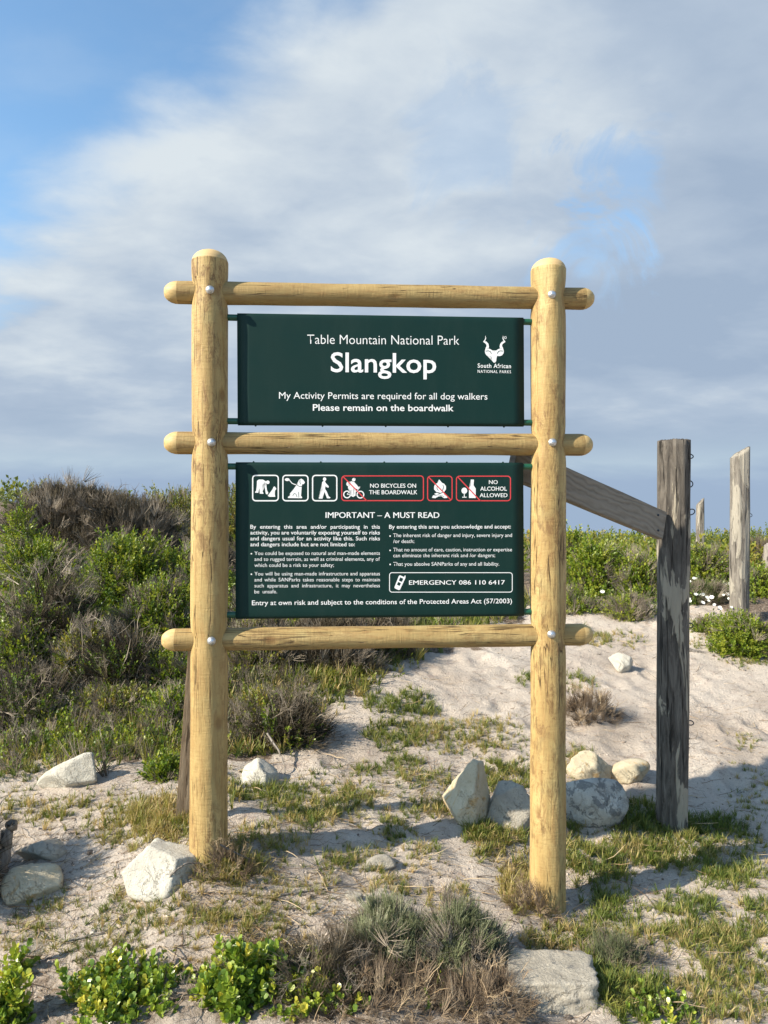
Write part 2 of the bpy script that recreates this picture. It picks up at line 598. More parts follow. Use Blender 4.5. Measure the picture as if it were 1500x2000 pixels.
def mat_weathered(name, dark, mid, pale, flake, flake_amt, seed=0.0, along_x=False):
    """silvered old post with bark-like pale flakes running up it"""
    m, b, p, o = new_mat(name)
    co = b.n('ShaderNodeTexCoord').outputs['Object']
    if along_x:
        co = b.mapping(co, rot=(0, R(90), 0))
    co = b.vm('ADD', co, (seed, seed, seed * 2))
    lo = b.mapping(co, scale=(1, 1, 0.13))
    n = b.noise(lo, 38, 6, 0.7, 0.8)
    c = b.ramp(n, [(0.3, dark), (0.5, mid), (0.7, pale)])
    fl = b.noise(b.mapping(co, scale=(1, 1, 0.22), loc=(2, 1, 5)), 10, 6, 0.6, 0.7)
    fm = b.sstep(fl, flake_amt, flake_amt + 0.035)
    fcol = b.mix(b.noise(lo, 80, 3), flake, tuple(v * 0.7 for v in flake))
    c = b.mix(fm, c, fcol)
    cr = b.sstep(b.noise(b.mapping(co, scale=(1, 1, 0.05)), 46, 3, 0.6, 0.5), 0.40, 0.34)
    c = b.mix(b.m('MULTIPLY', cr, 0.8), c, tuple(v * 0.35 for v in dark))
    b.set(p.inputs['Base Color'], c)
    b.set(p.inputs['Roughness'], 0.9)
    b.set(p.inputs['Specular IOR Level'], 0.15)
    h = b.m('ADD', b.m('MULTIPLY', n, 0.7), b.m('SUBTRACT', b.m('MULTIPLY', fm, 0.5), b.m('MULTIPLY', cr, 1.0)))
    bump(b, p, h, 0.9, 0.009)
    return m


def mat_plank():
    m, b, p, o = new_mat('weathered_plank')
    co = b.n('ShaderNodeTexCoord').outputs['Object']
    wv = b.n('ShaderNodeTexWave', wave_type='BANDS', bands_direction='Z')
    warp = b.vm('ADD', b.mapping(co, scale=(0.55, 1, 1)), b.vm('SCALE', b.noise(b.mapping(co, scale=(0.45, 1, 1)), 7.5, 3, 0.5, 0.6, out=1), 0.13))
    b.set(wv.inputs['Vector'], warp)
    wv.inputs['Scale'].default_value = 11
    wv.inputs['Distortion'].default_value = 2.0
    wv.inputs['Detail'].default_value = 3
    wv.inputs['Detail Scale'].default_value = 1.2
    g = wv.outputs['Fac']
    fine = b.noise(b.mapping(co, scale=(0.08, 1, 1)), 140, 3, 0.6)
    c = b.ramp(b.m('ADD', b.m('ADD', b.m('MULTIPLY', g, 0.38), b.m('MULTIPLY', b.noise(co, 9, 4, 0.6), 0.3)), b.m('MULTIPLY', fine, 0.4)), [(0.12, (0.12, 0.098, 0.075)), (0.4, (0.22, 0.19, 0.15)), (0.85, (0.275, 0.243, 0.198))])
    b.set(p.inputs['Base Color'], c)
    b.set(p.inputs['Roughness'], 0.85)
    b.set(p.inputs['Specular IOR Level'], 0.2)
    bump(b, p, b.m('ADD', g, fine), 0.5, 0.003)
    return m


def mat_rock(name, base, light, stain, stain_amt=0.58, lichen=(0.32, 0.33, 0.33), lich_amt=0.62):
    m, b, p, o = new_mat(name)
    co = b.n('ShaderNodeTexCoord').outputs['Object']
    n1 = b.noise(co, 7, 6, 0.6, 0.3)
    n2 = b.noise(co, 30, 6, 0.65)
    c = b.mix(b.sstep(n1, 0.3, 0.7), base, light)
    c = b.mix(b.m('MULTIPLY', b.sstep(b.noise(co, 9, 5, 0.6, 1.2), stain_amt, stain_amt + 0.13), 0.8), c, stain)
    c = b.mix(b.m('MULTIPLY', b.sstep(b.noise(b.vm('ADD', co, (4, 4, 4)), 11, 7, 0.72, 0.4), lich_amt, lich_amt + 0.05), 0.75), c, lichen)
    c = b.mix(b.m('MULTIPLY', b.sstep(n2, 0.58, 0.74), 0.4), c, tuple(v * 0.55 for v in base))
    cr = b.m('SUBTRACT', 1.0, b.sstep(b.m('ABSOLUTE', b.m('SUBTRACT', b.noise(co, 6, 6, 0.65, 0.8), 0.5)), 0.001, 0.012))
    cr = b.m('MULTIPLY', cr, b.sstep(b.noise(co, 4, 2), 0.45, 0.6))
    c = b.mix(b.m('MULTIPLY', cr, 0.3), c, (0.16, 0.135, 0.11))
    pit = b.sstep(b.noise(co, 150, 2, 0.5), 0.66, 0.72)
    c = b.mix(b.m('MULTIPLY', pit, 0.5), c, (0.18, 0.155, 0.13))
    c = b.mix(1.0, c, (0.80, 0.78, 0.735), 'MULTIPLY')
    n2 = b.m('SUBTRACT', n2, b.m('ADD', b.m('MULTIPLY', cr, 0.8), b.m('MULTIPLY', pit, 0.4)))
    b.set(p.inputs['Base Color'], c)
    b.set(p.inputs['Roughness'], 0.9)
    b.set(p.inputs['Specular IOR Level'], 0.2)
    bump(b, p, b.m('ADD', n2, b.m('MULTIPLY', b.noise(co, 120, 5, 0.75), 0.9)), 0.8, 0.008)
    return m


M['sand'] = mat_sand()
M['post_a'] = mat_pole('turned_pine_post', 0.84, 0.9, 2, 0.0)
M['post_b'] = mat_pole('turned_pine_post_pale', 0.85, 0.75, 2, 3.3)
M['rail'] = mat_pole('turned_pine_rail', 0.70, 0.5, 0, 1.2)
M['cut'] = mat_cut()
M['cap'] = plain('dressed_post_top', (0.56, 0.39, 0.18), 0.65)
M['panel'] = plain('dark_green_enamel', (0.0055, 0.036, 0.028), 0.55, 0.0, 0.28)
m_p, b_p, p_p, o_p = new_mat('green_enamel_with_dust')
co_p = b_p.n('ShaderNodeTexCoord').outputs['Object']
d_p = b_p.m('MULTIPLY', b_p.sstep(b_p.noise(b_p.mapping(co_p, scale=(1, 1, 0.25)), 9, 7, 0.7), 0.42, 0.75), 0.10)
b_p.set(p_p.inputs['Base Color'], b_p.mix(d_p, (0.0038, 0.0245, 0.0205), (0.045, 0.065, 0.055)))
b_p.set(p_p.inputs['Roughness'], b_p.ramp(b_p.noise(co_p, 5, 5, 0.6), [(0.3, 0.45), (0.7, 0.62)]))
b_p.set(p_p.inputs['Specular IOR Level'], 0.2)
M['panel'] = m_p
M['pipe'] = plain('green_painted_pipe', (0.012, 0.085, 0.045), 0.35)
M['white'] = plain('white_vinyl', (0.80, 0.81, 0.80), 0.5, 0, 0.3)
M['red'] = plain('red_vinyl', (0.62, 0.055, 0.06), 0.5, 0, 0.3)
M['bolt'] = plain('galvanised_steel', (0.62, 0.64, 0.66), 0.38, 0.85)
M['wire'] = plain('old_wire', (0.06, 0.07, 0.085), 0.55, 0.6)
M['plank'] = mat_plank()
M['plank_brown'] = mat_weathered('brown_plank', (0.16, 0.11, 0.07), (0.32, 0.24, 0.16), (0.42, 0.33, 0.23), (0.45, 0.36, 0.26), 0.7, 4, True)
M['old_a'] = mat_weathered('charred_grey_post', (0.035, 0.031, 0.027), (0.105, 0.092, 0.078), (0.18, 0.16, 0.135), (0.38, 0.335, 0.26), 0.545, 0)
M['old_b'] = mat_weathered('silver_post', (0.075, 0.065, 0.055), (0.18, 0.16, 0.135), (0.29, 0.26, 0.22), (0.36, 0.325, 0.265), 0.52, 7)
M['drift'] = mat_weathered('driftwood', (0.12, 0.10, 0.085), (0.25, 0.22, 0.19), (0.38, 0.34, 0.29), (0.45, 0.40, 0.34), 0.7, 2)
M['rock_white'] = mat_rock('white_limestone', (0.56, 0.535, 0.48), (0.74, 0.72, 0.65), (0.55, 0.48, 0.36), 0.62)
M['rock_yellow'] = mat_rock('yellow_stained_sandstone', (0.58, 0.50, 0.36), (0.72, 0.66, 0.52), (0.58, 0.36, 0.13), 0.53, (0.42, 0.40, 0.36), 0.66)
M['rock_grey'] = mat_rock('grey_stone', (0.40, 0.37, 0.32), (0.56, 0.52, 0.45), (0.40, 0.32, 0.23), 0.6, (0.22, 0.22, 0.22), 0.58)
M['rock_lichen'] = mat_rock('lichened_limestone', (0.50, 0.49, 0.46), (0.68, 0.67, 0.63), (0.50, 0.45, 0.36), 0.6, (0.17, 0.175, 0.18), 0.49)

# ------------------------------------------------------------------ terrain mesh


def axis_grid(lo, a, b, hi, step, grow):
    core = list(np.arange(a, b, step))
    up, s = [core[-1]], step
    while up[-1] < hi:
        s *= grow
        up.append(up[-1] + s)
    dn, s = [core[0]], step
    while dn[-1] > lo:
        s *= grow
        dn.append(dn[-1] - s)
    return np.array(dn[:0:-1] + core + up[1:])


gx = axis_grid(-4000, -2.6, 3.0, 4000, 0.024, 1.07)
gy = axis_grid(-60, 2.2, 6.4, 1500, 0.022, 1.03)
X, Y = np.meshgrid(gx, gy)
Z = height(X, Y)
nx, ny = len(gx), len(gy)


def poly_mask(px, py, pts):
    inside = np.zeros(px.shape, bool)
    j = len(pts) - 1
    for i in range(len(pts)):
        xi, yi = pts[i]
        xj, yj = pts[j]
        c = ((yi > py) != (yj > py)) & (px < (xj - xi) * (py - yi) / (yj - yi + 1e-9) + xi)
        inside ^= c
        j = i
    return inside


# parts of the ground that lie under scrub (traced on the ground as seen, stored as ground positions)
THICKET = [[(-900, 1500), (0, 1500), (180, 1470), (260, 1480), (370, 1460), (470, 1490), (560, 1470), (600, 1380), (700, 1330), (800, 1290), (880, 1262), (960, 1225),
            (1020, 1190), (1090, 1150), (1300, 1160), (1380, 1180), (1440, 1210), (1500, 1250), (2400, 1300), (2400, 900), (-900, 900)],
           [(-900, 2400), (-900, 1890), (0, 1900), (330, 1880), (420, 1850), (520, 1840), (700, 1790), (930, 1770), (1000, 1850), (980, 1960), (1150, 1990), (1200, 2400)]]
wig = 40 * fbm(X * 4, Y * 4, 2, 4)
PX, PY = to_pix(np.stack([X, Y, hbase(X, Y)], -1))
lit_m = np.zeros(X.shape)
for pts in THICKET:
    lit_m = np.maximum(lit_m, poly_mask(PX + wig, PY + wig * 1.5, pts) * (1.0 if pts[0][1] < 1600 else 0.5))
lit_m[Y < 1.0] = 0.6
for _ in range(3):
    q = lit_m.copy()
    q[1:-1, 1:-1] = (lit_m[1:-1, 1:-1] * 2 + lit_m[:-2, 1:-1] + lit_m[2:, 1:-1] + lit_m[1:-1, :-2] + lit_m[1:-1, 2:]) / 6
    lit_m = q
idx = np.arange(nx * ny).reshape(ny, nx)
F = np.stack([idx[:-1, :-1], idx[:-1, 1:], idx[1:, 1:], idx[1:, :-1]], -1).reshape(-1, 4)
g = mesh_np('ground', np.stack([X, Y, Z], -1).reshape(-1, 3), F, M['sand'], True, {'litter': lit_m.ravel()})
tag(g, 'pale pinkish dune sand with footprints and crumbs of dry plants', kind='structure')

m, b, p, o = new_mat('sea_water')
co = b.n('ShaderNodeTexCoord').outputs['Object']
b.set(p.inputs['Base Color'], (0.16, 0.21, 0.29))
b.set(p.inputs['Roughness'], 0.6)
bump(b, p, b.noise(co, 0.15, 5, 0.6), 0.6, 1.0)
sea_z = -3.2
s = mesh_np('sea', [(-12000, 95, sea_z), (12000, 95, sea_z), (12000, 15000, sea_z), (-12000, 15000, sea_z)], [(0, 1, 2, 3)], m, False)
tag(s, 'distant grey blue sea beyond the dunes', kind='structure')

# ------------------------------------------------------------------ the sign
YL, YR = 3.12, 3.235


def fy(px):
    """depth of the frame plane at a photo column"""
    k = (px - 750) / FPX
    xl, xr = (408 - 750) / FPX * YL, (1070 - 750) / FPX * YR
    sl = (YR - YL) / (xr - xl)
    return (YL - sl * xl) / (1 - sl * k)


PLn = unproj(408, 1665, YL)
PRn = unproj(1070, 1775, YR)
U = Vector((PRn.x - PLn.x, PRn.y - PLn.y, 0)).normalized()
Nf = Vector((U.y, -U.x, 0))          # towards the camera
SIGN_O = Vector((PLn.x, PLn.y, gz(PLn.x, PLn.y)))
FM = Matrix(((U.x, -Nf.x, 0, SIGN_O.x), (U.y, -Nf.y, 0, SIGN_O.y), (0, 0, 1, SIGN_O.z), (0, 0, 0, 1)))   # local x along the frame, y away from camera
FMi = FM.inverted()
sign = thing('information_sign', 'large park sign of two dark green panels hung in a yellow pine pole frame', 'sign', (0, 0, 0))
sign.matrix_world = FM


def fp(px, py, v=0.0):
    """photo pixel -> frame local point on the plane at local y = v"""
    o_ = FMi @ CAM
    d_ = (FMi.to_3x3() @ pix_dir(px, py))
    t = (v - o_.y) / d_.y
    return o_ + d_ * t


def pole(name, p0, p1, r0, r1, mats, parent, rings=60, seg=40, mod=None, cap=None, wob=0.002, seed=0, capmat=None):
    """round pole between two points; mod(t, ang) scales radius; profile caps at both ends"""
    p0, p1 = Vector(p0), Vector(p1)
    ax = (p1 - p0)
    L = ax.length
    q = ax.to_track_quat('Z', 'X').to_matrix()
    V, F, mi = [], [], []
    ts = np.linspace(0, 1, rings)
    if cap:
        ts = np.unique(np.concatenate([ts, [c[0] for c in cap(L)]]))
    for t in ts:
        s_ = t * L
        r = r0 + (r1 - r0) * t
        k = 1.0
        if cap:
            cp = cap(L)
            k = float(np.interp(t, [c[0] for c in cp], [c[1] for c in cp]))
        for j in range(seg):
            a = 2 * math.pi * j / seg
            rr = r * k
            if mod:
                rr *= mod(s_, a)
            rr += wob * k * float(vnoise(np.array([math.cos(a) * 1.3 + seed * 3.1]), np.array([s_ * 4 + math.sin(a) * 1.3 + seed]), 1)[0])
            V.append(p0 + q @ Vector((math.cos(a) * rr, math.sin(a) * rr, s_)))
    n = len(ts)
    for i in range(n - 1):
        for j in range(seg):
            F.append((i * seg + j, i * seg + (j + 1) % seg, (i + 1) * seg + (j + 1) % seg, (i + 1) * seg + j))
            mi.append(capmat(ts[i] * L, L) if capmat else 0)
    me = bpy.data.meshes.new(name)
    c0, c1 = len(V), len(V) + 1
    V.append(p0)
    V.append(p1)
    faces = list(F)
    for j in range(seg):
        faces.append((c0, (j + 1) % seg, j))
        faces.append((c1, (n - 1) * seg + j, (n - 1) * seg + (j + 1) % seg))
        mi += [capmat(0, L) if capmat else 0, capmat(L, L) if capmat else 0]
    me.from_pydata([tuple(v) for v in V], [], faces)
    for mt in mats if isinstance(mats, (list, tuple)) else [mats]:
        me.materials.append(mt)
    me.polygons.foreach_set('material_index', mi)
    me.polygons.foreach_set('use_smooth', np.ones(len(me.polygons), bool))
    me.update()
    return link(name, me, parent)


rails_px = [((322, 571), (1158, 584), 0.0475), ((322, 865), (1155, 869), 0.0475), ((317, 1250), (1155, 1239), 0.0475)]
VR = 0.008                        # rails sit a little behind the post axes
railz = [[fp(408, a[1] + (b_[1] - a[1]) * (408 - a[0]) / (b_[0] - a[0]), 0).z for a, b_, r in rails_px],
         [fp(1070, a[1] + (b_[1] - a[1]) * (1070 - a[0]) / (b_[0] - a[0]), 0).z for a, b_, r in rails_px]]


def sign_post(pxt, pyt, pxb, pyb, r, zs, mat, seed):
    top = fp(pxt, pyt, 0)
    bot = fp(pxb, pyb, 0)
    d_ = (bot - top).normalized()
    bot2 = bot + d_ * 0.25

    def mod(s_, a):
        z = bot2.z + s_
        k = 1.0
        for zz in zs:
            g_ = math.exp(-((z - zz) / 0.045) ** 2)
            k -= g_ * 0.12 * abs(math.cos(a)) ** 0.7    # saddle cut on both flanks
        return k * (1 + 0.012 * math.sin(z * 5 + seed))

    def cap(L):
        e = 0.052
        pts = [(0, 1), (1 - e / L, 1.0)]
        for t_ in (0.05, 0.25, 0.45, 0.65, 0.8, 0.9, 0.96, 1.0):
            pts.append((1 - e / L + e / L * t_, 0.975 * math.sqrt(max(0.0, 1 - t_ ** 2)) if t_ > 0.05 else 0.985))
        pts[-1] = (1.0, 0.05)
        return pts
    return pole('post', bot2, top, r, r * 0.985, [mat, M['cap']], sign, 150, 48, mod, cap, 0.0022, seed, lambda s_, L: 1 if s_ > L - 0.051 else 0)


sign_post(411, 489, 408, 1665, 0.0765, railz[0], M['post_a'], 1)
sign_post(1071, 506, 1070, 1775, 0.0765, railz[1], M['post_b'], 2)

for k, (a, b_, r) in enumerate(rails_px):
    A_, B_ = fp(*a, VR), fp(*b_, VR)
    L = (B_ - A_).length
    uL, uR = fp(408, 900, 0).x, fp(1070, 900, 0).x
    n, seg = 260, 36
    V, F, mi = [], [], []
    ts = np.concatenate([[0, 0.006, 0.014, 0.026, 0.042], np.linspace(0.055, L - 0.055, n), [L - 0.042, L - 0.026, L - 0.014, L - 0.006, L]])
    for i, s_ in enumerate(ts):
        P = A_.lerp(B_, s_ / L)
        e = min(s_, L - s_)
        kk = 1.0
        if e < 0.05:
            kk = np.interp(e, [0, 0.006, 0.014, 0.026, 0.042, 0.05], [0.44, 0.60, 0.745, 0.89, 0.985, 1.0])
        for j in range(seg):
            an = 2 * math.pi * j / seg
            rr = r * kk * (1 + 0.015 * math.sin(s_ * 7 + k * 2) + 0.01 * math.sin(s_ * 19 + an * 2 + k))
            y_, z_ = math.cos(an) * rr, math.sin(an) * rr
            # flat scarf next to the left post and on the right stub end (plane leans in towards the post)
            c = 0
            x_ = P.x
            V.append((x_, P.y + y_, P.z + z_))
    nr = len(ts)
    V = np.array(V)
    for i in range(nr - 1):
        for j in range(seg):
            q = (i * seg + j, i * seg + (j + 1) % seg, (i + 1) * seg + (j + 1) % seg, (i + 1) * seg + j)
            F.append(q)
            cx = V[list(q), 0].mean()
            yy = V[list(q), 1] - (A_.y + (B_.y - A_.y) * (cx - A_.x) / (B_.x - A_.x))
            fl = 0
            if ts[i] < 0.05 or ts[i] > L - 0.05:
                fl = 1
            mi.append(fl)
    F = [tuple(f) for f in F] + [tuple(range(seg - 1, -1, -1)), tuple((nr - 1) * seg + j for j in range(seg))]
    mi += [1, 1]
    me = bpy.data.meshes.new('rail')
    me.from_pydata([tuple(v) for v in V], [], F)
    me.materials.append(M['rail'])
    me.materials.append(M['cut'])
    me.polygons.foreach_set('material_index', mi)
    me.polygons.foreach_set('use_smooth', [True] * (len(F) - 2) + [False, False])
    me.update()
    link('rail', me, sign)

# dome-headed bolts
bm = bmesh.new()
prof = [(0.0175, 0.0), (0.0175, -0.0025), (0.0150, -0.004), (0.0138, -0.0075), (0.0108, -0.0115), (0.0060, -0.0140), (0.0, -0.0148)]
rings_ = []
for r_, y_ in prof[:-1]:
    rings_.append([bm.verts.new((math.cos(a) * r_, y_, math.sin(a) * r_)) for a in np.linspace(0, 2 * math.pi, 25)[:-1]])
tip = bm.verts.new((0, prof[-1][1], 0))
for a_, b_ in zip(rings_, rings_[1:]):
    for j in range(24):
        bm.faces.new((a_[j], a_[(j + 1) % 24], b_[(j + 1) % 24], b_[j]))
for j in range(24):
    bm.faces.new((rings_[-1][j], rings_[-1][(j + 1) % 24], tip))
bolt0 = None
for (px, py) in ((410, 566), (1078, 575), (413, 864), (1079, 864), (413, 1252), (1077, 1239)):
    if bolt0 is None:
        bolt0 = from_bm('bolt', bm, M['bolt'], sign, True)
        bo = bolt0
    else:
        bo = link('bolt', bolt0.data, sign)
    bo.location = fp(px, py, -0.0745)

# green panels: a sheet wrapped round a pipe at the top and another at the bottom
PANELS = [((463, 610), (1023, 618.5), (464, 830), (1024, 832.5)), ((460, 902), (1022, 903), (460, 1210), (1024, 1204))]
VF = -0.018                        # front face of the panels
T_ = 0.030
panels = []
for k, (tl, tr, bl, br) in enumerate(PANELS):
    a, b_, c, d = fp(*tl, VF), fp(*tr, VF), fp(*bl, VF), fp(*br, VF)
    nu, prof = 24, []
    rr = T_ / 2
    segs = 8
    for i in range(segs + 1):       # top wrap: back to front
        an = math.pi * i / segs
        prof.append(('t', rr * math.cos(an), rr * math.sin(an)))
    for w in np.linspace(0.03, 0.97, 9):
        prof.append(('f', w, 0))
    for i in range(segs + 1):
        an = math.pi * i / segs
        prof.append(('b', -rr * math.cos(an), -rr * math.sin(an)))
    V, F = [], []
    for i in range(nu + 1):
        s_ = i / nu
        top = a.lerp(b_, s_)
        bot = c.lerp(d, s_)
        for (w, y_, z_) in prof:
            if w == 't':
                V.append((top.x, VF + rr + y_, top.z - rr + z_))
            elif w == 'b':
                V.append((bot.x, VF + rr + y_, bot.z + rr + z_))
            else:
                f_ = y_
                tz, bz = top.z - rr, bot.z + rr
                bow = 0.0
                V.append((top.x + (bot.x - top.x) * f_, VF + bow, tz + (bz - tz) * f_))
    m_ = len(prof)
    for i in range(nu):
        for j in range(m_ - 1):
            F.append((i * m_ + j, (i + 1) * m_ + j, (i + 1) * m_ + j + 1, i * m_ + j + 1))
        F.append((i * m_ + m_ - 1, (i + 1) * m_ + m_ - 1, (i + 1) * m_, i * m_))
    faces = F + [tuple(range(m_)), tuple(nu * m_ + j for j in range(m_ - 1, -1, -1))]
    me = bpy.data.meshes.new('panel')
    me.from_pydata([tuple(v) for v in V], [], faces)
    me.materials.append(M['panel'])
    me.polygons.foreach_set('use_smooth', [True] * len(F) + [False, False])
    me.update()
    pn = link('panel', me, sign)
    pn['label'] = ('upper green name panel' if k == 0 else 'lower green panel of rules and pictograms')
    panels.append(pn)
    for (l_, r__) in ((a, b_), (c, d)):
        up = -1 if l_ is a else 1
        p0 = Vector((uL + 0.055, VF + rr + 0.002, l_.z + up * (rr + 0.003)))
        p1 = Vector((uR - 0.055, VF + rr + 0.002, r__.z + up * (rr + 0.003)))
        # the pipe shows only as a stub either side of the panel
        for (s0, s1) in ((p0, Vector((l_.x + 0.02, p0.y, p0.z))), (Vector((r__.x - 0.02, p1.y, p1.z)), p1)):
            pole('pipe_stub', s0, s1, 0.0135, 0.0135, M['pipe'], pn, 4, 20, None, None, 0)
    for s_ in (0.06, 0.29, 0.51, 0.73, 0.93):
        base = (c.lerp(d, s_) if k == 0 else a.lerp(b_, s_))
        mt = Matrix.Translation((base.x, VF + rr, base.z + (0.0 if k == 0 else 0.0)))
        bmr = bmesh.new()
        bmesh.ops.create_uvsphere(bmr, u_segments=10, v_segments=6, radius=0.0045, matrix=mt)
        from_bm('rivet', bmr, M['panel'], pn, True)

# ---- print on the panels
VT = VF - 0.0009


def stroke(pts, widths):
    """2D outline polygon quads for a stroke"""
    qs = []
    n_ = len(pts)
    L_, R_ = [], []
    for i in range(n_):
        p = Vector(pts[i])
        t = (Vector(pts[min(i + 1, n_ - 1)]) - Vector(pts[max(i - 1, 0)]))
        t.normalize()
        nn = Vector((-t.y, t.x))
        w = (widths[i] if hasattr(widths, '__len__') else widths) / 2
        L_.append(p + nn * w)
        R_.append(p - nn * w)
    for i in range(n_ - 1):
        qs.append([tuple(L_[i]), tuple(L_[i + 1]), tuple(R_[i + 1]), tuple(R_[i])])
    return qs


def ell(cx, cy, rx, ry=None, n_=20):
    ry = ry or rx
    return [(cx + rx * math.cos(2 * math.pi * i / n_), cy + ry * math.sin(2 * math.pi * i / n_)) for i in range(n_)]


def closed_stroke(pts, w):
    """ring of quads round a closed outline"""
    n_ = len(pts)
    o_, i_ = [], []
    for k_ in range(n_):
        p = Vector(pts[k_])
        t = (Vector(pts[(k_ + 1) % n_]) - Vector(pts[k_ - 1])).normalized()
        nn = Vector((-t.y, t.x))
        o_.append(p + nn * w / 2)
        i_.append(p - nn * w / 2)
    return [[tuple(o_[k_]), tuple(o_[(k_ + 1) % n_]), tuple(i_[(k_ + 1) % n_]), tuple(i_[k_])] for k_ in range(n_)]


def rrect(x0, y0, x1, y1, r):
    pts = []
    for cx, cy, a0 in ((x1 - r, y0 + r, -90), (x1 - r, y1 - r, 0), (x0 + r, y1 - r, 90), (x0 + r, y0 + r, 180)):
        for i in range(7):
            a = R(a0 + 15 * i)
            pts.append((cx + r * math.cos(a), cy + r * math.sin(a)))
    return pts


def flat(name, polys, mat, parent, v=VT, conv=lambda x, y: (x, y)):
    """flat print: polygons given in photo pixels, laid on the panel; a hair of thickness behind them"""
    bm = bmesh.new()
    for pl in polys:
        vs_ = [bm.verts.new(fp(*conv(x, y), v)) for x, y in pl]
        try:
            bm.faces.new(vs_)
        except ValueError:
            pass
    bmesh.ops.triangulate(bm, faces=[f for f in bm.faces if len(f.verts) > 4])
    for f in bm.faces:
        f.normal_update()
        if f.normal.y > 0:
            f.normal_flip()
    me = bpy.data.meshes.new(name)
    bm.to_mesh(me)
    bm.free()
    me.materials.append(mat)
    return link(name, me, parent)


def flat_stuff(*a):
    o_ = flat(*a)
    o_['kind'] = 'stuff'
    return o_


def text(name, body, x0, x1, yl, yr, cap, bold, parent, justify=False, mat=None, sp=1.0):
    """a printed line: fitted between two photo columns on its baseline, cap height in photo pixels"""
    cu = bpy.data.curves.new(name, 'FONT')
    cu.body = body
    cu.size = 1.0
    cu.offset = bold
    cu.resolution_u = 3
    cu.space_character = sp
    ob = bpy.data.objects.new(name, cu)
    COL.objects.link(ob)

    def dims():
        bpy.context.view_layer.update()
        ev = ob.evaluated_get(bpy.context.evaluated_depsgraph_get())
        me = bpy.data.meshes.new_from_object(ev)
        co = np.empty(len(me.vertices) * 3)
        me.vertices.foreach_get('co', co)
        return me, co.reshape(-1, 3)
    fat = 0.0
    if bold > 0.004 and any(ch_ in body for ch_ in 'MWN'):
        fat, cu.offset = bold, 0.0        # these letters clog when outset, so they are thickened by overprinting
    me, co = dims()
    w = co[:, 0].max() - co[:, 0].min()
    A_, B_ = fp(x0, yl, VT), fp(x1, yr, VT)
    C_ = fp(x0, yl - cap, VT)
    hz = (C_.z - A_.z) / 0.715
    if justify:
        want = (B_.x - A_.x) / (hz * justify)
        if want > w * 1.001 and body.count(' '):
            bpy.data.meshes.remove(me)
            cu.space_word = 1 + 0.001
            cu.space_word = 2.0
            me2, co2 = dims()
            w2 = co2[:, 0].max() - co2[:, 0].min()
            bpy.data.meshes.remove(me2)
            cu.space_word = 1 + (want - w) / max(w2 - w, 1e-6)
            me, co = dims()
            w = co[:, 0].max() - co[:, 0].min()
    sx = (B_.x - A_.x) / w
    x_ = A_.x + (co[:, 0] - co[:, 0].min()) * sx
    z_ = A_.z + (B_.z - A_.z) * (x_ - A_.x) / (B_.x - A_.x) + co[:, 1] * hz
    out_ = np.stack([x_, np.full_like(x_, VT), z_], 1)
    me.vertices.foreach_set('co', out_.ravel().astype(np.float32))
    if fat:
        bm = bmesh.new()
        for q_, sh in enumerate((0.0, -1.0, 1.0)):
            cp_ = me.copy()
            cp_.transform(Matrix.Translation((sh * fat * hz * 0.9, -0.00008 * q_, 0)))
            bm.from_mesh(cp_)
            bpy.data.meshes.remove(cp_)
        bm.to_mesh(me)
        bm.free()
    me.materials.clear()
    me.materials.append(mat or M['white'])
    me.update()
    bpy.data.objects.remove(ob)
    bpy.data.curves.remove(cu)
    me.name = name
    return link(name, me, parent)




def para(lines, x0, dyr, cap, bold, parent, last):
    """justified block: one letter width for all, word gaps stretched; the last line keeps its natural width"""
    k = []
    for b_, x1, y in lines:
        cu = bpy.data.curves.new('probe', 'FONT')
        cu.body, cu.size, cu.offset = b_, 1.0, bold
        ob = bpy.data.objects.new('probe', cu)
        COL.objects.link(ob)
        bpy.context.view_layer.update()
        w = ob.dimensions.x
        bpy.data.objects.remove(ob)
        bpy.data.curves.remove(cu)
        A_, B_ = fp(x0, y, VT), fp(x1, y, VT)
        hz = (fp(x0, y - cap, VT).z - A_.z) / 0.715
        k.append((B_.x - A_.x) / (hz * w))
    for b_, x1, y in lines:
        text('lettering', b_, x0, x1, y, y + dyr, cap, bold, parent, min(k))


p1_, p2_ = panels
text('lettering', 'Table Mountain National Park', 600, 897, 671.5, 673.5, 19, -0.008, p1_)
text('lettering', 'Slangkop', 646, 852, 726, 728, 39, 0.012, p1_)
text('lettering', 'My Activity Permits are required for all dog walkers', 545, 952, 778.5, 780.5, 13.5, 0.0, p1_)
text('lettering', 'Please remain on the boardwalk', 611, 886, 802, 803, 13, 0.012, p1_)
text('lettering', 'South African', 933, 998, 718, 719, 8.4, 0.014, p1_, sp=1.1)
text('lettering', 'NATIONAL PARKS', 933, 998, 728, 729, 5.8, 0.012, p1_, sp=1.25)
text('lettering', 'IMPORTANT \u2013 A MUST READ', 636, 858, 1011.5, 1011.5, 11.6, 0.014, p2_)
para([('By entering this area and/or participating in this', 742, 1032.5), ('activity, you are voluntarily exposing yourself to risks', 742, 1043.8),
      ('and dangers usual for an activity like this. Such risks', 742, 1055.3), ('and dangers include but are not limited to:', 693, 1066.8)], 489, 0, 7.8, 0.008, p2_, 1)
para([('You could be exposed to natural and man-made elements', 742, 1084), ('and to rugged terrain, as well as criminal elements, any of', 742, 1095.5),
      ('which could be a risk to your safety;', 652, 1107.3), ('You will be using man-made infrastructure and apparatus', 742, 1124),
      ('and while SANParks takes reasonable steps to maintain', 742, 1135.7), ('such apparatus and infrastructure, it may nevertheless', 742, 1147.3), ('be unsafe.', 541, 1159)], 497, -0.3, 7.4, -0.002, p2_, 1)
text('lettering', 'By entering this area you acknowledge and accept:', 760, 998, 1032.5, 1032.0, 7.8, 0.008, p2_)
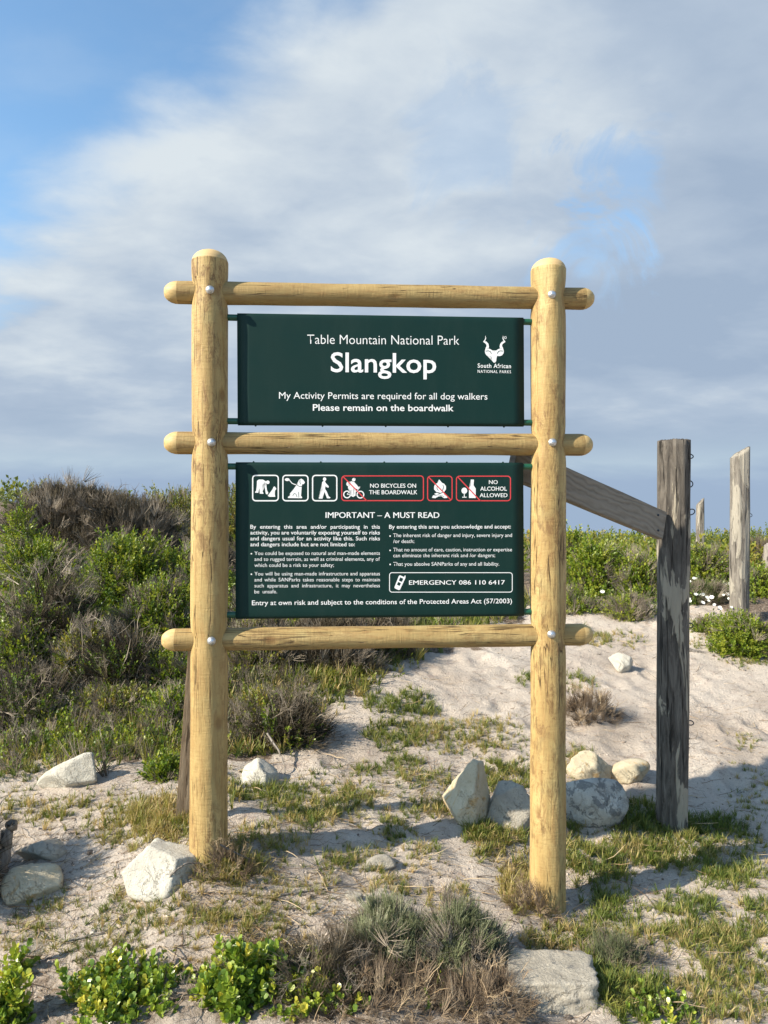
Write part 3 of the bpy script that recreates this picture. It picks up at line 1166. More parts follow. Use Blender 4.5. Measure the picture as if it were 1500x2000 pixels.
for b_, x1, y in (('The inherent risk of danger and injury, severe injury and', 1000, 1049), ('/or death;', 809, 1060.7),
                  ('That no amount of care, caution, instruction or expertise', 1000, 1077), ('can eliminate the inherent risk and /or dangers;', 967, 1088.3),
                  ('That you absolve SANParks of any and all liability.', 975, 1105)):
    text('lettering', b_, 768, x1, y, y - 0.3, 7.4, -0.002, p2_)
text('lettering', 'EMERGENCY 086 110 6417', 799, 986, 1142, 1141.5, 8.8, 0.012, p2_)
text('lettering', 'Entry at own risk and subject to the conditions of the Protected Areas Act (57/2003)', 492, 1000, 1182, 1178, 9.6, 0.006, p2_)
text('lettering', 'NO BICYCLES ON', 723, 812.5, 952.5, 952.5, 8.2, 0.012, p2_)
text('lettering', 'THE BOARDWALK', 721, 815, 965.3, 965.3, 8.2, 0.012, p2_)
text('lettering', 'NO', 955, 972, 945.3, 945.3, 7.8, 0.012, p2_)
text('lettering', 'ALCOHOL', 938, 990, 958.2, 958.2, 8.0, 0.012, p2_)
text('lettering', 'ALLOWED', 937, 991, 971, 971, 8.0, 0.012, p2_)
for bx, by in ((491, 1081.5), (491, 1121.5), (762, 1047), (762, 1075), (762, 1102.5)):
    flat('bullet', [ell(bx, by, 1.5, 1.5, 10)], M['white'], p2_)

cv = lambda x, y: (470 + x / 5.172, 910 + y / 5.172)
cw = lambda x, y: (740 + x / 5.172, 910 + y / 5.172)
for (x0, x1) in ((492.5, 544.5), (551.5, 602.5), (609.5, 658.8)):
    flat('pictogram_border', closed_stroke(rrect(x0 + 1, 928.5, x1 - 1, 978, 6), 2.4), M['white'], p2_)
flat('pictogram_man_bending', [[(165, 150), (185, 137), (225, 138), (262, 160), (258, 180), (240, 184), (225, 176), (215, 200), (222, 262), (232, 275), (228, 282), (193, 280), (190, 220), (180, 262), (178, 272), (145, 270), (147, 262), (157, 250), (163, 200)],
      [(235, 160), (258, 176), (264, 240), (280, 272), (272, 288), (256, 284), (250, 262), (246, 220)], ell(274, 165, 18)], M['white'], p2_, VT, cv)
flat('pictogram_small_dog', [[(330, 214), (345, 206), (362, 232), (348, 248), (342, 262), (346, 290), (350, 312), (290, 312), (273, 302), (295, 275), (318, 250), (325, 230)]], M['white'], p2_, VT, cv)
flat('pictogram_dog', [[(590, 140), (612, 128), (632, 140), (650, 165), (640, 182), (622, 185), (617, 205), (614, 240), (610, 300), (622, 318), (618, 326), (478, 324), (478, 312), (500, 300), (497, 280), (530, 240), (560, 200), (585, 180), (582, 155)],
      ell(470, 138, 24, 15)] + stroke([(490, 140), (505, 158), (520, 176), (545, 186), (575, 192)], 8), M['white'], p2_, VT, cv)
flat_stuff('pictogram_gap', stroke([(562, 186), (590, 206), (622, 208)], 6) + stroke([(600, 140), (598, 165), (606, 185)], 5) + stroke([(585, 262), (588, 318)], 5) + stroke([(525, 300), (545, 275), (562, 290), (570, 315)], 5), M['panel'], p2_, VT - 0.0004, cv)
flat('pictogram_walker', [ell(848, 134, 17, 19), [(830, 155), (850, 152), (862, 175), (890, 205), (888, 220), (870, 215), (855, 205), (853, 232), (870, 260), (890, 308), (908, 318), (900, 328), (872, 327), (848, 262), (824, 318), (828, 330), (790, 330), (790, 320), (804, 312), (820, 268), (828, 235), (820, 200), (822, 170)]], M['white'], p2_, VT, cv)
flat('pictogram_cyclist', closed_stroke(ell(1075, 288, 34), 11) + closed_stroke(ell(1210, 290, 34), 11) + [ell(1142, 140, 17), [(1135, 122), (1150, 122), (1164, 134), (1150, 138)], ell(1090, 182, 22, 24),
      [(1088, 168), (1120, 155), (1150, 165), (1190, 212), (1205, 210), (1206, 222), (1190, 240), (1150, 222), (1138, 216), (1165, 250), (1160, 300), (1135, 314), (1112, 300), (1126, 265), (1085, 225)]]
     + stroke([(1075, 288), (1110, 245), (1180, 245), (1210, 290)], 6) + stroke([(1075, 288), (1130, 292), (1185, 240), (1205, 208)], 6), M['white'], p2_, VT, cv)
flat('prohibition_border', closed_stroke(rrect(667.5, 929.5, 827, 977.8, 6), 2.0), M['red'], p2_)
flat('prohibition_border', closed_stroke(rrect(835.2, 930, 883, 978, 6), 2.0), M['red'], p2_)
flat('prohibition_border', closed_stroke(rrect(891.5, 930, 997, 978, 6), 2.0), M['red'], p2_)
flat('prohibition_bar', stroke([(1033, 106), (1270, 348)], 11), M['red'], p2_, VT - 0.0008, cv)
flat('prohibition_bar', stroke([(503, 114), (730, 346)], 11), M['red'], p2_, VT - 0.0008, cw)
flat('prohibition_bar', stroke([(798, 112), (1022, 350)], 11), M['red'], p2_, VT - 0.0008, cw)
flat('pictogram_fire', [[(608, 136), (620, 150), (640, 172), (660, 180), (678, 205), (678, 235), (660, 262), (620, 272), (580, 262), (558, 238), (558, 205), (572, 180), (590, 175), (600, 160)],
      [(536, 322), (545, 300), (575, 288), (560, 278), (585, 272), (615, 284), (650, 270), (672, 280), (655, 290), (685, 305), (694, 322), (660, 326), (628, 305), (600, 308), (570, 326)]], M['white'], p2_, VT, cw)
flat_stuff('pictogram_gap', stroke([(590, 195), (585, 225), (600, 250)], 5) + stroke([(645, 190), (655, 215), (640, 250)], 5) + stroke([(560, 300), (600, 290), (660, 310)], 4), M['panel'], p2_, VT - 0.0004, cw)
flat('pictogram_bottle', [[(928, 138), (960, 138), (960, 160), (956, 164), (956, 195), (978, 228), (978, 324), (910, 324), (910, 228), (932, 195), (932, 164), (928, 160)], ell(863, 250, 29, 31), [(859, 275), (867, 275), (867, 316), (859, 316)], [(842, 312), (886, 312), (886, 320), (842, 320)]], M['white'], p2_, VT, cw)
c3 = lambda x, y: (740 + x / 4.4118, 880 + y / 4.4118)
flat('emergency_border', closed_stroke(rrect(760.8, 1118.5, 1000.5, 1156.5, 5), 1.4), M['white'], p2_)
flat('pictogram_phone', [[(172, 1080), (182, 1074), (218, 1090), (222, 1078), (230, 1076), (228, 1100), (182, 1198), (172, 1202), (138, 1188), (134, 1178)]], M['white'], p2_, VT, c3)
flat_stuff('pictogram_gap', [[(184, 1092), (210, 1104), (196, 1132), (172, 1120)], [(166, 1132), (190, 1142), (178, 1166), (156, 1156)]], M['panel'], p2_, VT - 0.0004, c3)
ck = lambda x, y: (900 + x / 11.54, 630 + y / 11.54)
hornL = [(555, 300), (562, 350), (548, 392), (522, 428), (565, 448), (600, 488), (608, 535), (588, 595)]
hw = [8, 18, 22, 40, 48, 48, 56, 72]
flat('antelope_emblem', stroke(hornL, hw) + stroke([(1511 - x, y) for x, y in hornL], hw) +
     [[(556, 590), (600, 582), (660, 596), (712, 628), (755, 665), (800, 628), (850, 596), (910, 582), (955, 590), (970, 640), (965, 690), (930, 738), (880, 755), (820, 750), (805, 800), (797, 870), (770, 902), (740, 902), (713, 870), (705, 800), (692, 750), (630, 755), (580, 738), (548, 690), (543, 640)]]
     + closed_stroke(ell(1005, 340, 24, 24, 14), 10), M['white'], p1_, VT, ck)
flat_stuff('emblem_gap', stroke([(560, 644), (620, 636), (660, 650), (692, 700)], 14) + stroke([(951, 644), (891, 636), (851, 650), (819, 700)], 14), M['panel'], p1_, VT - 0.0004, ck)

# stay plank leaning against the back of the left post
def plank(name, p0, p1, w, th, up, mat, parent=None, segs=8):
    p0, p1 = Vector(p0), Vector(p1)
    ax = (p1 - p0).normalized()
    side = ax.cross(Vector(up)).normalized()
    hgt = side.cross(ax).normalized()
    Mx = Matrix(((ax.x, side.x, hgt.x, p0.x), (ax.y, side.y, hgt.y, p0.y), (ax.z, side.z, hgt.z, p0.z), (0, 0, 0, 1)))
    L = (p1 - p0).length
    bm = bmesh.new()
    bmesh.ops.create_cube(bm, size=1.0, matrix=Matrix.Translation((L / 2, 0, 0)) @ Matrix.Diagonal((L, th, w, 1)))
    bmesh.ops.bevel(bm, geom=bm.edges[:], offset=0.003, segments=2, affect='EDGES')
    bmesh.ops.subdivide_edges(bm, edges=[e for e in bm.edges if e.calc_length() > L * 0.8], cuts=14)
    for v in bm.verts:
        k = float(vnoise(np.array([v.co.x * 7]), np.array([v.co.z * 9]), 2)[0])
        v.co.z += 0.0018 * k * (1 if v.co.z > 0 else -1)
        v.co.y += 0.002 * math.sin(v.co.x * 3)
    o_ = from_bm(name, bm, mat, parent, False)
    return o_, Mx


pb = fp(366, 1600, 0.30)
pt = fp(408, 1060, 0.085)
o_, Mx = plank('back_stay', pb, pt, 0.105, 0.038, (1, 0.15, 0), M['plank_brown'], sign)
o_.matrix_local = Mx

# ------------------------------------------------------------------ old fence posts and the plank


def old_post(name, pxt, pyt, pxb, pyb, Y, r, mat, label, group, slant=0.0, loops=(), seed=1, lean_r=0.95, rough=1.0):
    B = unproj(pxb, pyb, Y)
    T = unproj(pxt, pyt, Y)
    B.z = gz(B.x, B.y)
    t = thing(name, label, 'fence post', B, group)
    H = (T - B).length
    seg, n = 84, 70
    gr_ = [(-1.2 + seed * 0.07, 0.05), (-1.75, 0.035), (-2.3 + seed * 0.05, 0.045), (-0.6, 0.04)]
    ax = (T - B)
    V, F = [], []
    for i in range(n + 1):
        s_ = -0.25 + (H + 0.25) * i / n
        for j in range(seg):
            a = 2 * math.pi * j / seg
            rr = r * (1 + (lean_r - 1) * s_ / H)
            ca, sa = math.cos(a), math.sin(a)
            e1 = float(fbm(np.array([a * 2.2 + seed * 9]), np.array([s_ * 1.1 + seed]), 1, 4)[0]) if False else 0
            rr *= 1 + rough * (0.05 * math.sin(3 * a + seed + s_ * 0.8) + 0.035 * math.sin(5 * a + seed * 2 + s_ * 1.7) + 0.022 * math.sin(11 * a + s_ * 3 + seed) + 0.012 * math.sin(19 * a + 6 * math.sin(s_ * 2 + seed)))
            for a0, dp in gr_:
                da = (a - a0 - 0.05 * math.sin(s_ * 2.3 + a0 * 5) + math.pi) % (2 * math.pi) - math.pi
                rr *= 1 - dp * 1.6 * math.exp(-(da / 0.06) ** 2) * (0.5 + 0.5 * math.sin(s_ * 3.1 + a0 * 9))
            rr *= 1 + rough * 0.025 * float(vnoise(np.array([s_ * 5 + seed]), np.array([a * 1.0]), 0)[0])
            z = s_
            if i == n:
                z += slant * ca * r * 1.2 + rough * 0.003 * math.sin(4 * a + seed) + 0.002 * math.sin(9 * a)
            elif i > n - 6:
                z += slant * ca * r * 1.2 * (i - n + 6) / 6
            V.append(((ax.x / H) * s_ + ca * rr, (ax.y / H) * s_ + sa * rr, z * ax.z / H))
    for i in range(n):
        for j in range(seg):
            F.append((i * seg + j, i * seg + (j + 1) % seg, (i + 1) * seg + (j + 1) % seg, (i + 1) * seg + j))
    # split, sunken heartwood on the top
    c_ = len(V)
    top = np.array(V[n * seg:(n + 1) * seg])
    cen = top.mean(0)
    rng_ = np.random.default_rng(seed)
    for q_, k in ((0.72, 0.006), (0.42, -0.010), (0.15, -0.016)):
        for j in range(seg):
            v = cen + (top[j] - cen) * q_
            v[2] += k * rough + rng_.uniform(-0.004, 0.004) * rough
            V.append(tuple(v))
    prev = n * seg
    for kk in range(3):
        cur = c_ + kk * seg
        for j in range(seg):
            F.append((prev + j, prev + (j + 1) % seg, cur + (j + 1) % seg, cur + j))
        prev = cur
    me = bpy.data.meshes.new('shaft')
    me.from_pydata(V, [], F + [tuple(prev + j for j in range(seg))])
    me.materials.append(mat)
    me.polygons.foreach_set('use_smooth', np.ones(len(me.polygons), bool))
    me.update()
    link('shaft', me, t)
    for (lx, ly, w_, h_, rot) in loops:
        P = unproj(lx, ly, Y) - B
        pts = []
        for q_ in range(17):
            a = -2.6 + 5.2 * q_ / 16
            pts.append(Vector((math.cos(a) * w_ * 1.15, 0.003 * q_ / 16, math.sin(a) * h_ * 1.3)))
        rm = Matrix.Rotation(rot, 3, 'Y')
        cu = bpy.data.curves.new('wire_loop', 'CURVE')
        cu.dimensions = '3D'
        cu.bevel_depth = 0.003
        cu.bevel_resolution = 2
        sp = cu.splines.new('POLY')
        sp.points.add(len(pts) - 1)
        for q_, v in zip(sp.points, pts):
            q_.co = (*(rm @ v), 1)
        tmp = bpy.data.objects.new('tmp', cu)
        COL.objects.link(tmp)
        bpy.context.view_layer.update()
        me = bpy.data.meshes.new_from_object(tmp.evaluated_get(bpy.context.evaluated_depsgraph_get()))
        bpy.data.objects.remove(tmp)
        me.materials.clear()
        me.materials.append(M['wire'])
        lo = link('wire_loop', me, t)
        lo.location = P
    return t


FG = 'old wooden fence posts on the dune'
old_post('fence_post', 1316, 862, 1312, 1612, 4.0, 0.0795, M['old_a'], 'thick dark weathered fence post with flaking bark and wire loops, nearest the sign', FG, 0.0,
         [(1346, 891, 0.020, 0.0095, 0.1), (1346, 945, 0.018, 0.014, 0.15), (1350, 1000, 0.018, 0.011, -0.4), (1349, 1222, 0.012, 0.009, 0), (1349, 1412, 0.014, 0.009, 0.2)], 3, 1.04)
old_post('fence_post', 1445, 884, 1443, 1205, 7.1, 0.0875, M['old_b'], 'pale silver fence post with an obliquely cut top', FG, 0.55, [(1464, 1006, 0.022, 0.013, 0.2)], 8, 0.99, 0.7)
old_post('fence_post', 1368, 980, 1368, 1085, 15.5, 0.085, M['old_b'], 'small distant pale fence post with a split pointed top', FG, 0.8, (), 12, 0.9)
old_post('fence_post', 1503, 1062, 1500, 1168, 9.0, 0.07, M['drift'], 'brownish fence post cut off by the right edge of the photo', FG, 0.3, (), 15, 0.9)
old_post('fence_post', 1262, 1040, 1262, 1064, 30.0, 0.10, M['old_b'], 'tiny far white fence post seen below the plank', FG, 0.2, (), 19, 0.95)

pl0 = unproj(1000, 902, 3.34)
pl1 = unproj(1292, 1027, 3.93)
plk = thing('plank', 'weathered grey plank sloping down from behind the sign to the dark fence post', 'plank', (pl0 + pl1) / 2)
o_, Mx = plank('board', pl0, pl1, 0.148, 0.045, (0, 0, 1), M['plank'], plk)
o_.matrix_local = Matrix.Translation(-(pl0 + pl1) / 2) @ Mx
for q_ in (0.25, -0.25):
    bm = bmesh.new()
    bmesh.ops.create_uvsphere(bm, u_segments=10, v_segments=6, radius=0.006)
    nl = from_bm('nail', bm, M['wire'], plk, True)
    nl.location = pl1.lerp(pl0, 0.055) - (pl0 + pl1) / 2 + Vector((0.012, -0.022, q_ * 0.16))

# ------------------------------------------------------------------ rocks


def rock(label, px, py, w, h, mat, seed, depth=0.8, planes=9, sharp=0.72, sink=0.22, name='stone', yaw=0.0, tilt=0.0, pts=None, sub=4, rough=1.0, soft=0.03):
    """a stone whose silhouette is w x h photo pixels, standing with its foot at (px, py)"""
    P = hit(px, py)
    dist = P.y
    W_, H_ = w / FPX * dist, h / FPX * dist
    dn = (CAM.z - P.z) / dist
    H_ = max(0.45 * H_, H_ - W_ * depth * dn * 0.5)
    rg_ = np.random.default_rng(seed)
    bm = bmesh.new()
    bmesh.ops.create_icosphere(bm, subdivisions=sub + (1 if w > 90 else 0), radius=1.0)
    co = np.array([v.co[:] for v in bm.verts])
    nrm = co / np.linalg.norm(co, axis=1)[:, None]
    if pts is not None:
        # support function of a given polyhedron (planes as normal + distance)
        PN = np.array([q_[:3] for q_ in pts], float)
        PN /= np.linalg.norm(PN, axis=1)[:, None]
        PD = np.array([q_[3] for q_ in pts], float)
    else:
        PN = rg_.normal(size=(planes, 3))
        PN /= np.linalg.norm(PN, axis=1)[:, None]
        PD = rg_.uniform(sharp - 0.14, sharp + 0.12, planes)
    rad = np.ones(len(co)) * 1.12
    dots = nrm @ PN.T
    for k in range(len(PD)):
        r_ = np.where(dots[:, k] > 1e-3, PD[k] / np.maximum(dots[:, k], 1e-3), 9)
        hh = np.clip(0.5 + 0.5 * (rad - r_) / soft, 0, 1)      # smooth minimum keeps arrises a little worn
        rad = rad * (1 - hh) + r_ * hh - soft * hh * (1 - hh)
    rad = rad * (1 + rough * (0.05 * fbm(nrm[:, 0] * 3 + nrm[:, 2] * 2 + seed, nrm[:, 1] * 3 - nrm[:, 2] * 2, 0, 4) + 0.035 * fbm(nrm[:, 0] * 8 + seed, nrm[:, 1] * 8 + nrm[:, 2] * 7, 1, 4)))
    q_ = nrm * rad[:, None]
    q_ -= (q_.max(0) + q_.min(0)) / 2
    ext = (q_.max(0) - q_.min(0)) / 2
    q_ /= ext
    hz = H_ / (1 - sink) / 2
    q_ = q_ * np.array([W_ / 2, W_ / 2 * depth, hz])
    c, s_ = math.cos(tilt), math.sin(tilt)
    x, z = q_[:, 0].copy(), q_[:, 2].copy()
    q_[:, 0], q_[:, 2] = x * c - z * s_, x * s_ + z * c
    if tilt:
        q_[:, 0] *= (W_ / 2) / np.abs(q_[:, 0]).max()
    for v, c_ in zip(bm.verts, q_):
        v.co = c_
    o_ = from_bm(name, bm, mat, None, True)
    o_.location = (P.x, P.y + W_ / 2 * depth * 0.7, P.z + H_ - hz - 0.0)
    # foot follows the ground behind the contact point
    o_.location.z = min(o_.location.z, gz(o_.location.x, o_.location.y) + hz * 0.95)
    tag(o_, label, 'stone')
    return o_


RW, RY, RG, RL = M['rock_white'], M['rock_yellow'], M['rock_grey'], M['rock_lichen']
rock('long white stone lying aslant at the edge of the brush, upper left', 128, 1540, 130, 58, RW, 3, 0.4, tilt=0.42, sharp=0.78, sink=0.35)
rock('small white pointed stone to the right of the left sign post', 502, 1536, 76, 55, RW, 21, 0.8, pts=[(-0.8, -0.4, 0.8, 0.55), (0.7, -0.2, 0.9, 0.6), (0, -1, 0.5, 0.7), (0.9, -0.5, 0.1, 0.8), (-1, 0, 0.1, 0.95), (0, 0, -1, 0.8), (0, 1, 0.3, 0.8)])
rock('big white angular block with a grey patch in front of the left sign post', 306, 1752, 168, 112, RW, 5, 0.75, sink=0.14,
     pts=[(-0.35, -1.0, 0.55, 0.55), (0.35, 0.15, 1.0, 0.62), (0.95, -0.55, 0.15, 0.72), (-1, 0.1, 0.75, 0.74), (0, 0, -1, 0.8), (0, 1, 0.1, 0.8), (1, 0.2, 0.4, 0.85), (-1, -0.2, -0.4, 0.95)])
rock('low sandy stone in dappled shade at the left edge, upper of two', 78, 1682, 105, 52, RG, 31, 0.7, sink=0.3, sharp=0.7)
rock('larger rounded sandy stone in the lower left corner shade', 50, 1768, 118, 88, RY, 33, 0.8, sink=0.25, sharp=0.75)
rock('tall wedge shaped yellow stone with a sharp peak left of the right sign post', 918, 1610, 100, 132, RY, 41, 0.75, sink=0.1,
     pts=[(-0.70, -0.55, 0.50, 0.52), (1.0, -0.5, 0.10, 0.40), (-0.1, -1, 0.05, 0.72), (0, 0, -1, 0.9), (0.2, 1, 0.3, 0.5), (-0.9, -0.2, -0.4, 0.8), (-0.9, 0.1, 0.75, 0.66)], soft=0.004)
rock('shaded grey stone tucked between the yellow wedge and the right sign post', 996, 1622, 96, 96, RG, 43, 0.8, sink=0.15, sharp=0.66)
rock('round grey and white lichened boulder right of the right sign post', 1170, 1616, 138, 108, RL, 52, 0.7, sink=0.12, sharp=0.9, planes=6, soft=0.15)
rock('beige rounded stone standing behind the lichened boulder', 1158, 1532, 96, 70, RY, 55, 0.7, sink=0.15, sharp=0.85, planes=7, soft=0.12)
rock('flat tan slab leaning behind the boulder beside the dark fence post', 1232, 1532, 84, 50, RY, 58, 0.6, sink=0.1, sharp=0.8, tilt=0.35, soft=0.1)
rock('small bright white stone on the sand left of the dark fence post', 1219, 1313, 54, 40, RW, 61, 0.8, sink=0.15, sharp=0.6)
rock('flat topped grey slab in the foreground below the right sign post', 1085, 1972, 200, 105, RG, 66, 0.75, sink=0.2, rough=1.8,
     pts=[(0.03, 0.04, 1, 0.42), (0, -1, 0.12, 0.62), (1, -0.12, 0.05, 0.8), (-1, 0.1, 0.1, 0.9), (0, 1, 0.1, 0.85), (0, 0, -1, 0.6), (0.7, -0.8, 0.2, 0.88)], soft=0.02)
rock('low pale sand coloured stone at the far left of the foreground', 60, 1872, 130, 46, RG, 71, 0.8, sink=0.35, sharp=0.75)
rock('half buried pale stone in the foreground sand between the sign posts', 742, 1700, 62, 34, RG, 73, 0.8, sink=0.3, sharp=0.7)
rock('tiny pink stone in the foreground sand left of centre', 690, 1762, 38, 24, RG, 75, 0.8, sink=0.25, sharp=0.7)

# small pebbles and shell bits: nobody could count them
def blob_template(seed):
    bm = bmesh.new()
    bmesh.ops.create_icosphere(bm, subdivisions=1, radius=1.0)
    r_ = random.Random(seed)
    V = np.array([v.co[:] for v in bm.verts])
    V *= np.array([[r_.uniform(0.7, 1.2)] for _ in V])
    F = np.array([[v.index for v in f.verts] for f in bm.faces])
    bm.free()
    return V, F


# ------------------------------------------------------------------ stamping of plants


def basis(dirs, spin):
    """rotation matrices whose z axis follows dirs, turned by spin"""
    d = dirs / np.linalg.norm(dirs, axis=1)[:, None]
    ref = np.where(np.abs(d[:, 2:3]) < 0.95, np.array([[0, 0, 1.0]]), np.array([[1.0, 0, 0]]))
    x = np.cross(ref, d)
    x /= np.linalg.norm(x, axis=1)[:, None]
    y = np.cross(d, x)
    c, s_ = np.cos(spin)[:, None], np.sin(spin)[:, None]
    x2 = x * c + y * s_
    y2 = -x * s_ + y * c
    return np.stack([x2, y2, d], 2)


class Heap:
    def __init__(s):
        s.V, s.F, s.T, s.n = [], [], [], 0

    def stamp(s, tmpl, pos, dirs, scale, tint, spin=None):
        V, F = tmpl
        N = len(pos)
        if N == 0:
            return
        if spin is None:
            spin = rng.uniform(0, 6.283, N)
        B = basis(np.asarray(dirs, float), spin)
        W_ = np.einsum('nij,vj->nvi', B, V) * np.asarray(scale)[:, None, None] + np.asarray(pos)[:, None, :]
        s.V.append(W_.reshape(-1, 3))
        s.F.append((F[None] + (np.arange(N) * len(V))[:, None, None]).reshape(-1, F.shape[1]) + s.n)
        tt = np.repeat(np.asarray(tint), len(V)) + np.tile(rng.uniform(-0.09, 0.09, len(V)), N)
        s.T.append(np.clip(tt, 0, 1))
        s.n += N * len(V)

    def build(s, name, mat, parent=None, loc=None):
        if not s.V:
            return None
        V = np.concatenate(s.V)
        if loc is not None:
            V = V - np.array(loc)[None]
        return mesh_np(name, V, np.concatenate(s.F), mat, False, {'tint': np.concatenate(s.T)}, parent=parent)


def T_leaf(V, F, base, d, up, L, w, fold=0.15, rnd=False):
    """one leaf as quads; d direction, up face normal"""
    d = d / np.linalg.norm(d)
    side = np.cross(d, up)
    side /= np.linalg.norm(side) + 1e-9
    up2 = np.cross(side, d)
    n0 = len(V)
    if rnd:
        prof = [(0.0, 0.12), (0.3, 0.85), (0.65, 1.0), (0.92, 0.5)]
        for t, k in prof:
            V.append(base + d * L * t - side * w * k / 2 + up2 * (fold * w * k * 0.5 + 0.0))
            V.append(base + d * L * t + side * w * k / 2 + up2 * (fold * w * k * 0.5 + 0.0))
        for i in range(3):
            F.append((n0 + 2 * i, n0 + 2 * i + 1, n0 + 2 * i + 3, n0 + 2 * i + 2))
    else:
        V.append(base)
        V.append(base + d * L * 0.5 + side * w / 2 + up2 * fold * L * 0.3)
        V.append(base + d * L)
        V.append(base + d * L * 0.5 - side * w / 2 + up2 * fold * L * 0.3)
        F.append((n0, n0 + 1, n0 + 2, n0 + 3))


def T_tube(V, F, pts, rads, k=3):
    n0 = len(V)
    pts = [np.array(p, float) for p in pts]
    for i, p in enumerate(pts):
        t = pts[min(i + 1, len(pts) - 1)] - pts[max(i - 1, 0)]
        t = t / (np.linalg.norm(t) + 1e-9)
        ref = np.array([0, 0, 1.0]) if abs(t[2]) < 0.9 else np.array([1.0, 0, 0])
        x = np.cross(ref, t)
        x /= np.linalg.norm(x)
        y = np.cross(t, x)
        for j in range(k):
            a = 2 * math.pi * j / k
            V.append(p + (x * math.cos(a) + y * math.sin(a)) * rads[i])
    for i in range(len(pts) - 1):
        for j in range(k):
            F.append((n0 + i * k + j, n0 + i * k + (j + 1) % k, n0 + (i + 1) * k + (j + 1) % k, n0 + (i + 1) * k + j))


def fin(V, F):
    return np.array(V, float), np.array(F, int)


def rv(r_, s_=1.0):
    return np.array([r_.uniform(-s_, s_), r_.uniform(-s_, s_), r_.uniform(-s_, s_)])


def leafy_sprig(seed, n=11, L=0.30, w=0.15):
    r_ = random.Random(seed)
    V, F = [], []
    p = np.zeros(3)
    d = np.array([0, 0, 1.0])
    bend = rv(r_, 0.25)
    for i in range(n):
        t = i / (n - 1)
        p = np.array([0, 0, t]) + bend * t * t
        a = i * 2.4 + r_.uniform(-0.4, 0.4)
        el = 0.35 + 0.75 * t + r_.uniform(-0.25, 0.25)
        dd = np.array([math.cos(a) * math.cos(el), math.sin(a) * math.cos(el), math.sin(el)])
        T_leaf(V, F, p, dd, np.array([0, 0, 1.0]) + rv(r_, 0.3), L * r_.uniform(0.75, 1.15) * (1 - 0.25 * t), w * r_.uniform(0.8, 1.1))
    T_tube(V, F, [(0, 0, -0.3), bend * 0.25 + np.array([0, 0, 0.5]), bend + np.array([0, 0, 1.0])], [0.018, 0.014, 0.006])
    return fin(V, F)


def fleshy_sprig(seed, n=12):
    r_ = random.Random(seed)
    V, F = [], []
    bend = rv(r_, 0.15)
    for i in range(n):
        t = i / (n - 1)
        p = np.array([0, 0, t * 0.9]) + bend * t * t
        a = i * 1.571 + (i // 2) * 0.35 + r_.uniform(-0.25, 0.25)
        el = 0.55 + 0.55 * t + r_.uniform(-0.2, 0.2)
        dd = np.array([math.cos(a) * math.cos(el), math.sin(a) * math.cos(el), math.sin(el)])
        T_leaf(V, F, p, dd, np.array([0, 0, 1.0]) + rv(r_, 0.15), 0.42 * r_.uniform(0.75, 1.1) * (1 - 0.2 * t), 0.24 * r_.uniform(0.85, 1.1), 0.2, True)
    T_tube(V, F, [(0, 0, -0.6), (0, 0, 0.2), bend + np.array([0, 0, 0.9])], [0.03, 0.026, 0.012], 4)
    return fin(V, F)


def fine_sprig(seed, n=16, spread=0.35, wid=0.013, leaflets=True):
    r_ = random.Random(seed)
    V, F = [], []
    for i in range(n):
        a = r_.uniform(0, 6.283)
        sp = r_.uniform(0.05, spread)
        b0 = np.array([math.cos(a), math.sin(a), 0]) * sp * 0.15
        tip_ = np.array([math.cos(a) * sp, math.sin(a) * sp, r_.uniform(0.55, 1.0)]) + rv(r_, 0.08)
        mid = (b0 + tip_) / 2 + rv(r_, 0.06)
        T_tube(V, F, [b0, mid, tip_], [wid, wid * 0.8, wid * 0.35], 3)
        if leaflets:
            for q_ in range(5):
                t = r_.uniform(0.4, 1)
                pp = b0 + (tip_ - b0) * t
                T_leaf(V, F, pp, rv(r_) + np.array([0, 0, 0.8]), rv(r_), r_.uniform(0.04, 0.09), 0.02)
    return fin(V, F)


def grass_tuft(seed, n=13, spread=0.7, wid=0.045, flop=0.5):
    r_ = random.Random(seed)
    V, F = [], []
    for i in range(n):
        a = r_.uniform(0, 6.283)
        sp = r_.uniform(0.08, spread)
        L = r_.uniform(0.5, 1.0)
        dd = np.array([math.cos(a), math.sin(a), 0])
        side = np.array([-dd[1], dd[0], 0])
        tw = r_.uniform(-0.7, 0.7)
        side = side * math.cos(tw) + dd * math.sin(tw)
        n0 = len(V)
        b0 = dd * r_.uniform(0, 0.12)
        for t, k in ((0, 1.0), (0.4, 0.9), (0.75, 0.6), (1.0, 0.08)):
            c = b0 + dd * (sp * t ** 1.6 * L) + np.array([0, 0, L * (t - flop * t * t * sp)])
            V.append(c + side * wid * k / 2)
            V.append(c - side * wid * k / 2)
        for q_ in range(3):
            F.append((n0 + 2 * q_, n0 + 2 * q_ + 1, n0 + 2 * q_ + 3, n0 + 2 * q_ + 2))
    return fin(V, F)


def bare_branch(seed, lv=3, r0=0.018, kids=4, spread=0.9):
    r_ = random.Random(seed)
    V, F = [], []

    def grow(p, d, L, rad, lev):
        pts, rads = [p], [rad]
        q_ = p
        dd = d
        for i in range(3):
            dd = dd + rv(r_, 0.22)
            dd = dd / np.linalg.norm(dd)
            q_ = q_ + dd * L / 3
            pts.append(q_)
            rads.append(rad * (1 - 0.25 * (i + 1)))
        T_tube(V, F, pts, rads, 3)
        if lev > 0:
            for k in range(kids):
                t = r_.uniform(0.3, 1.0)
                i = min(2, int(t * 3))
                pp = pts[i] + (pts[i + 1] - pts[i]) * (t * 3 - i)
                nd = dd + rv(r_, spread)
                grow(pp, nd / np.linalg.norm(nd), L * r_.uniform(0.4, 0.65), rad * 0.55, lev - 1)
    grow(np.zeros(3), np.array([0, 0, 1.0]), 0.7, r0, lv)
    return fin(V, F)


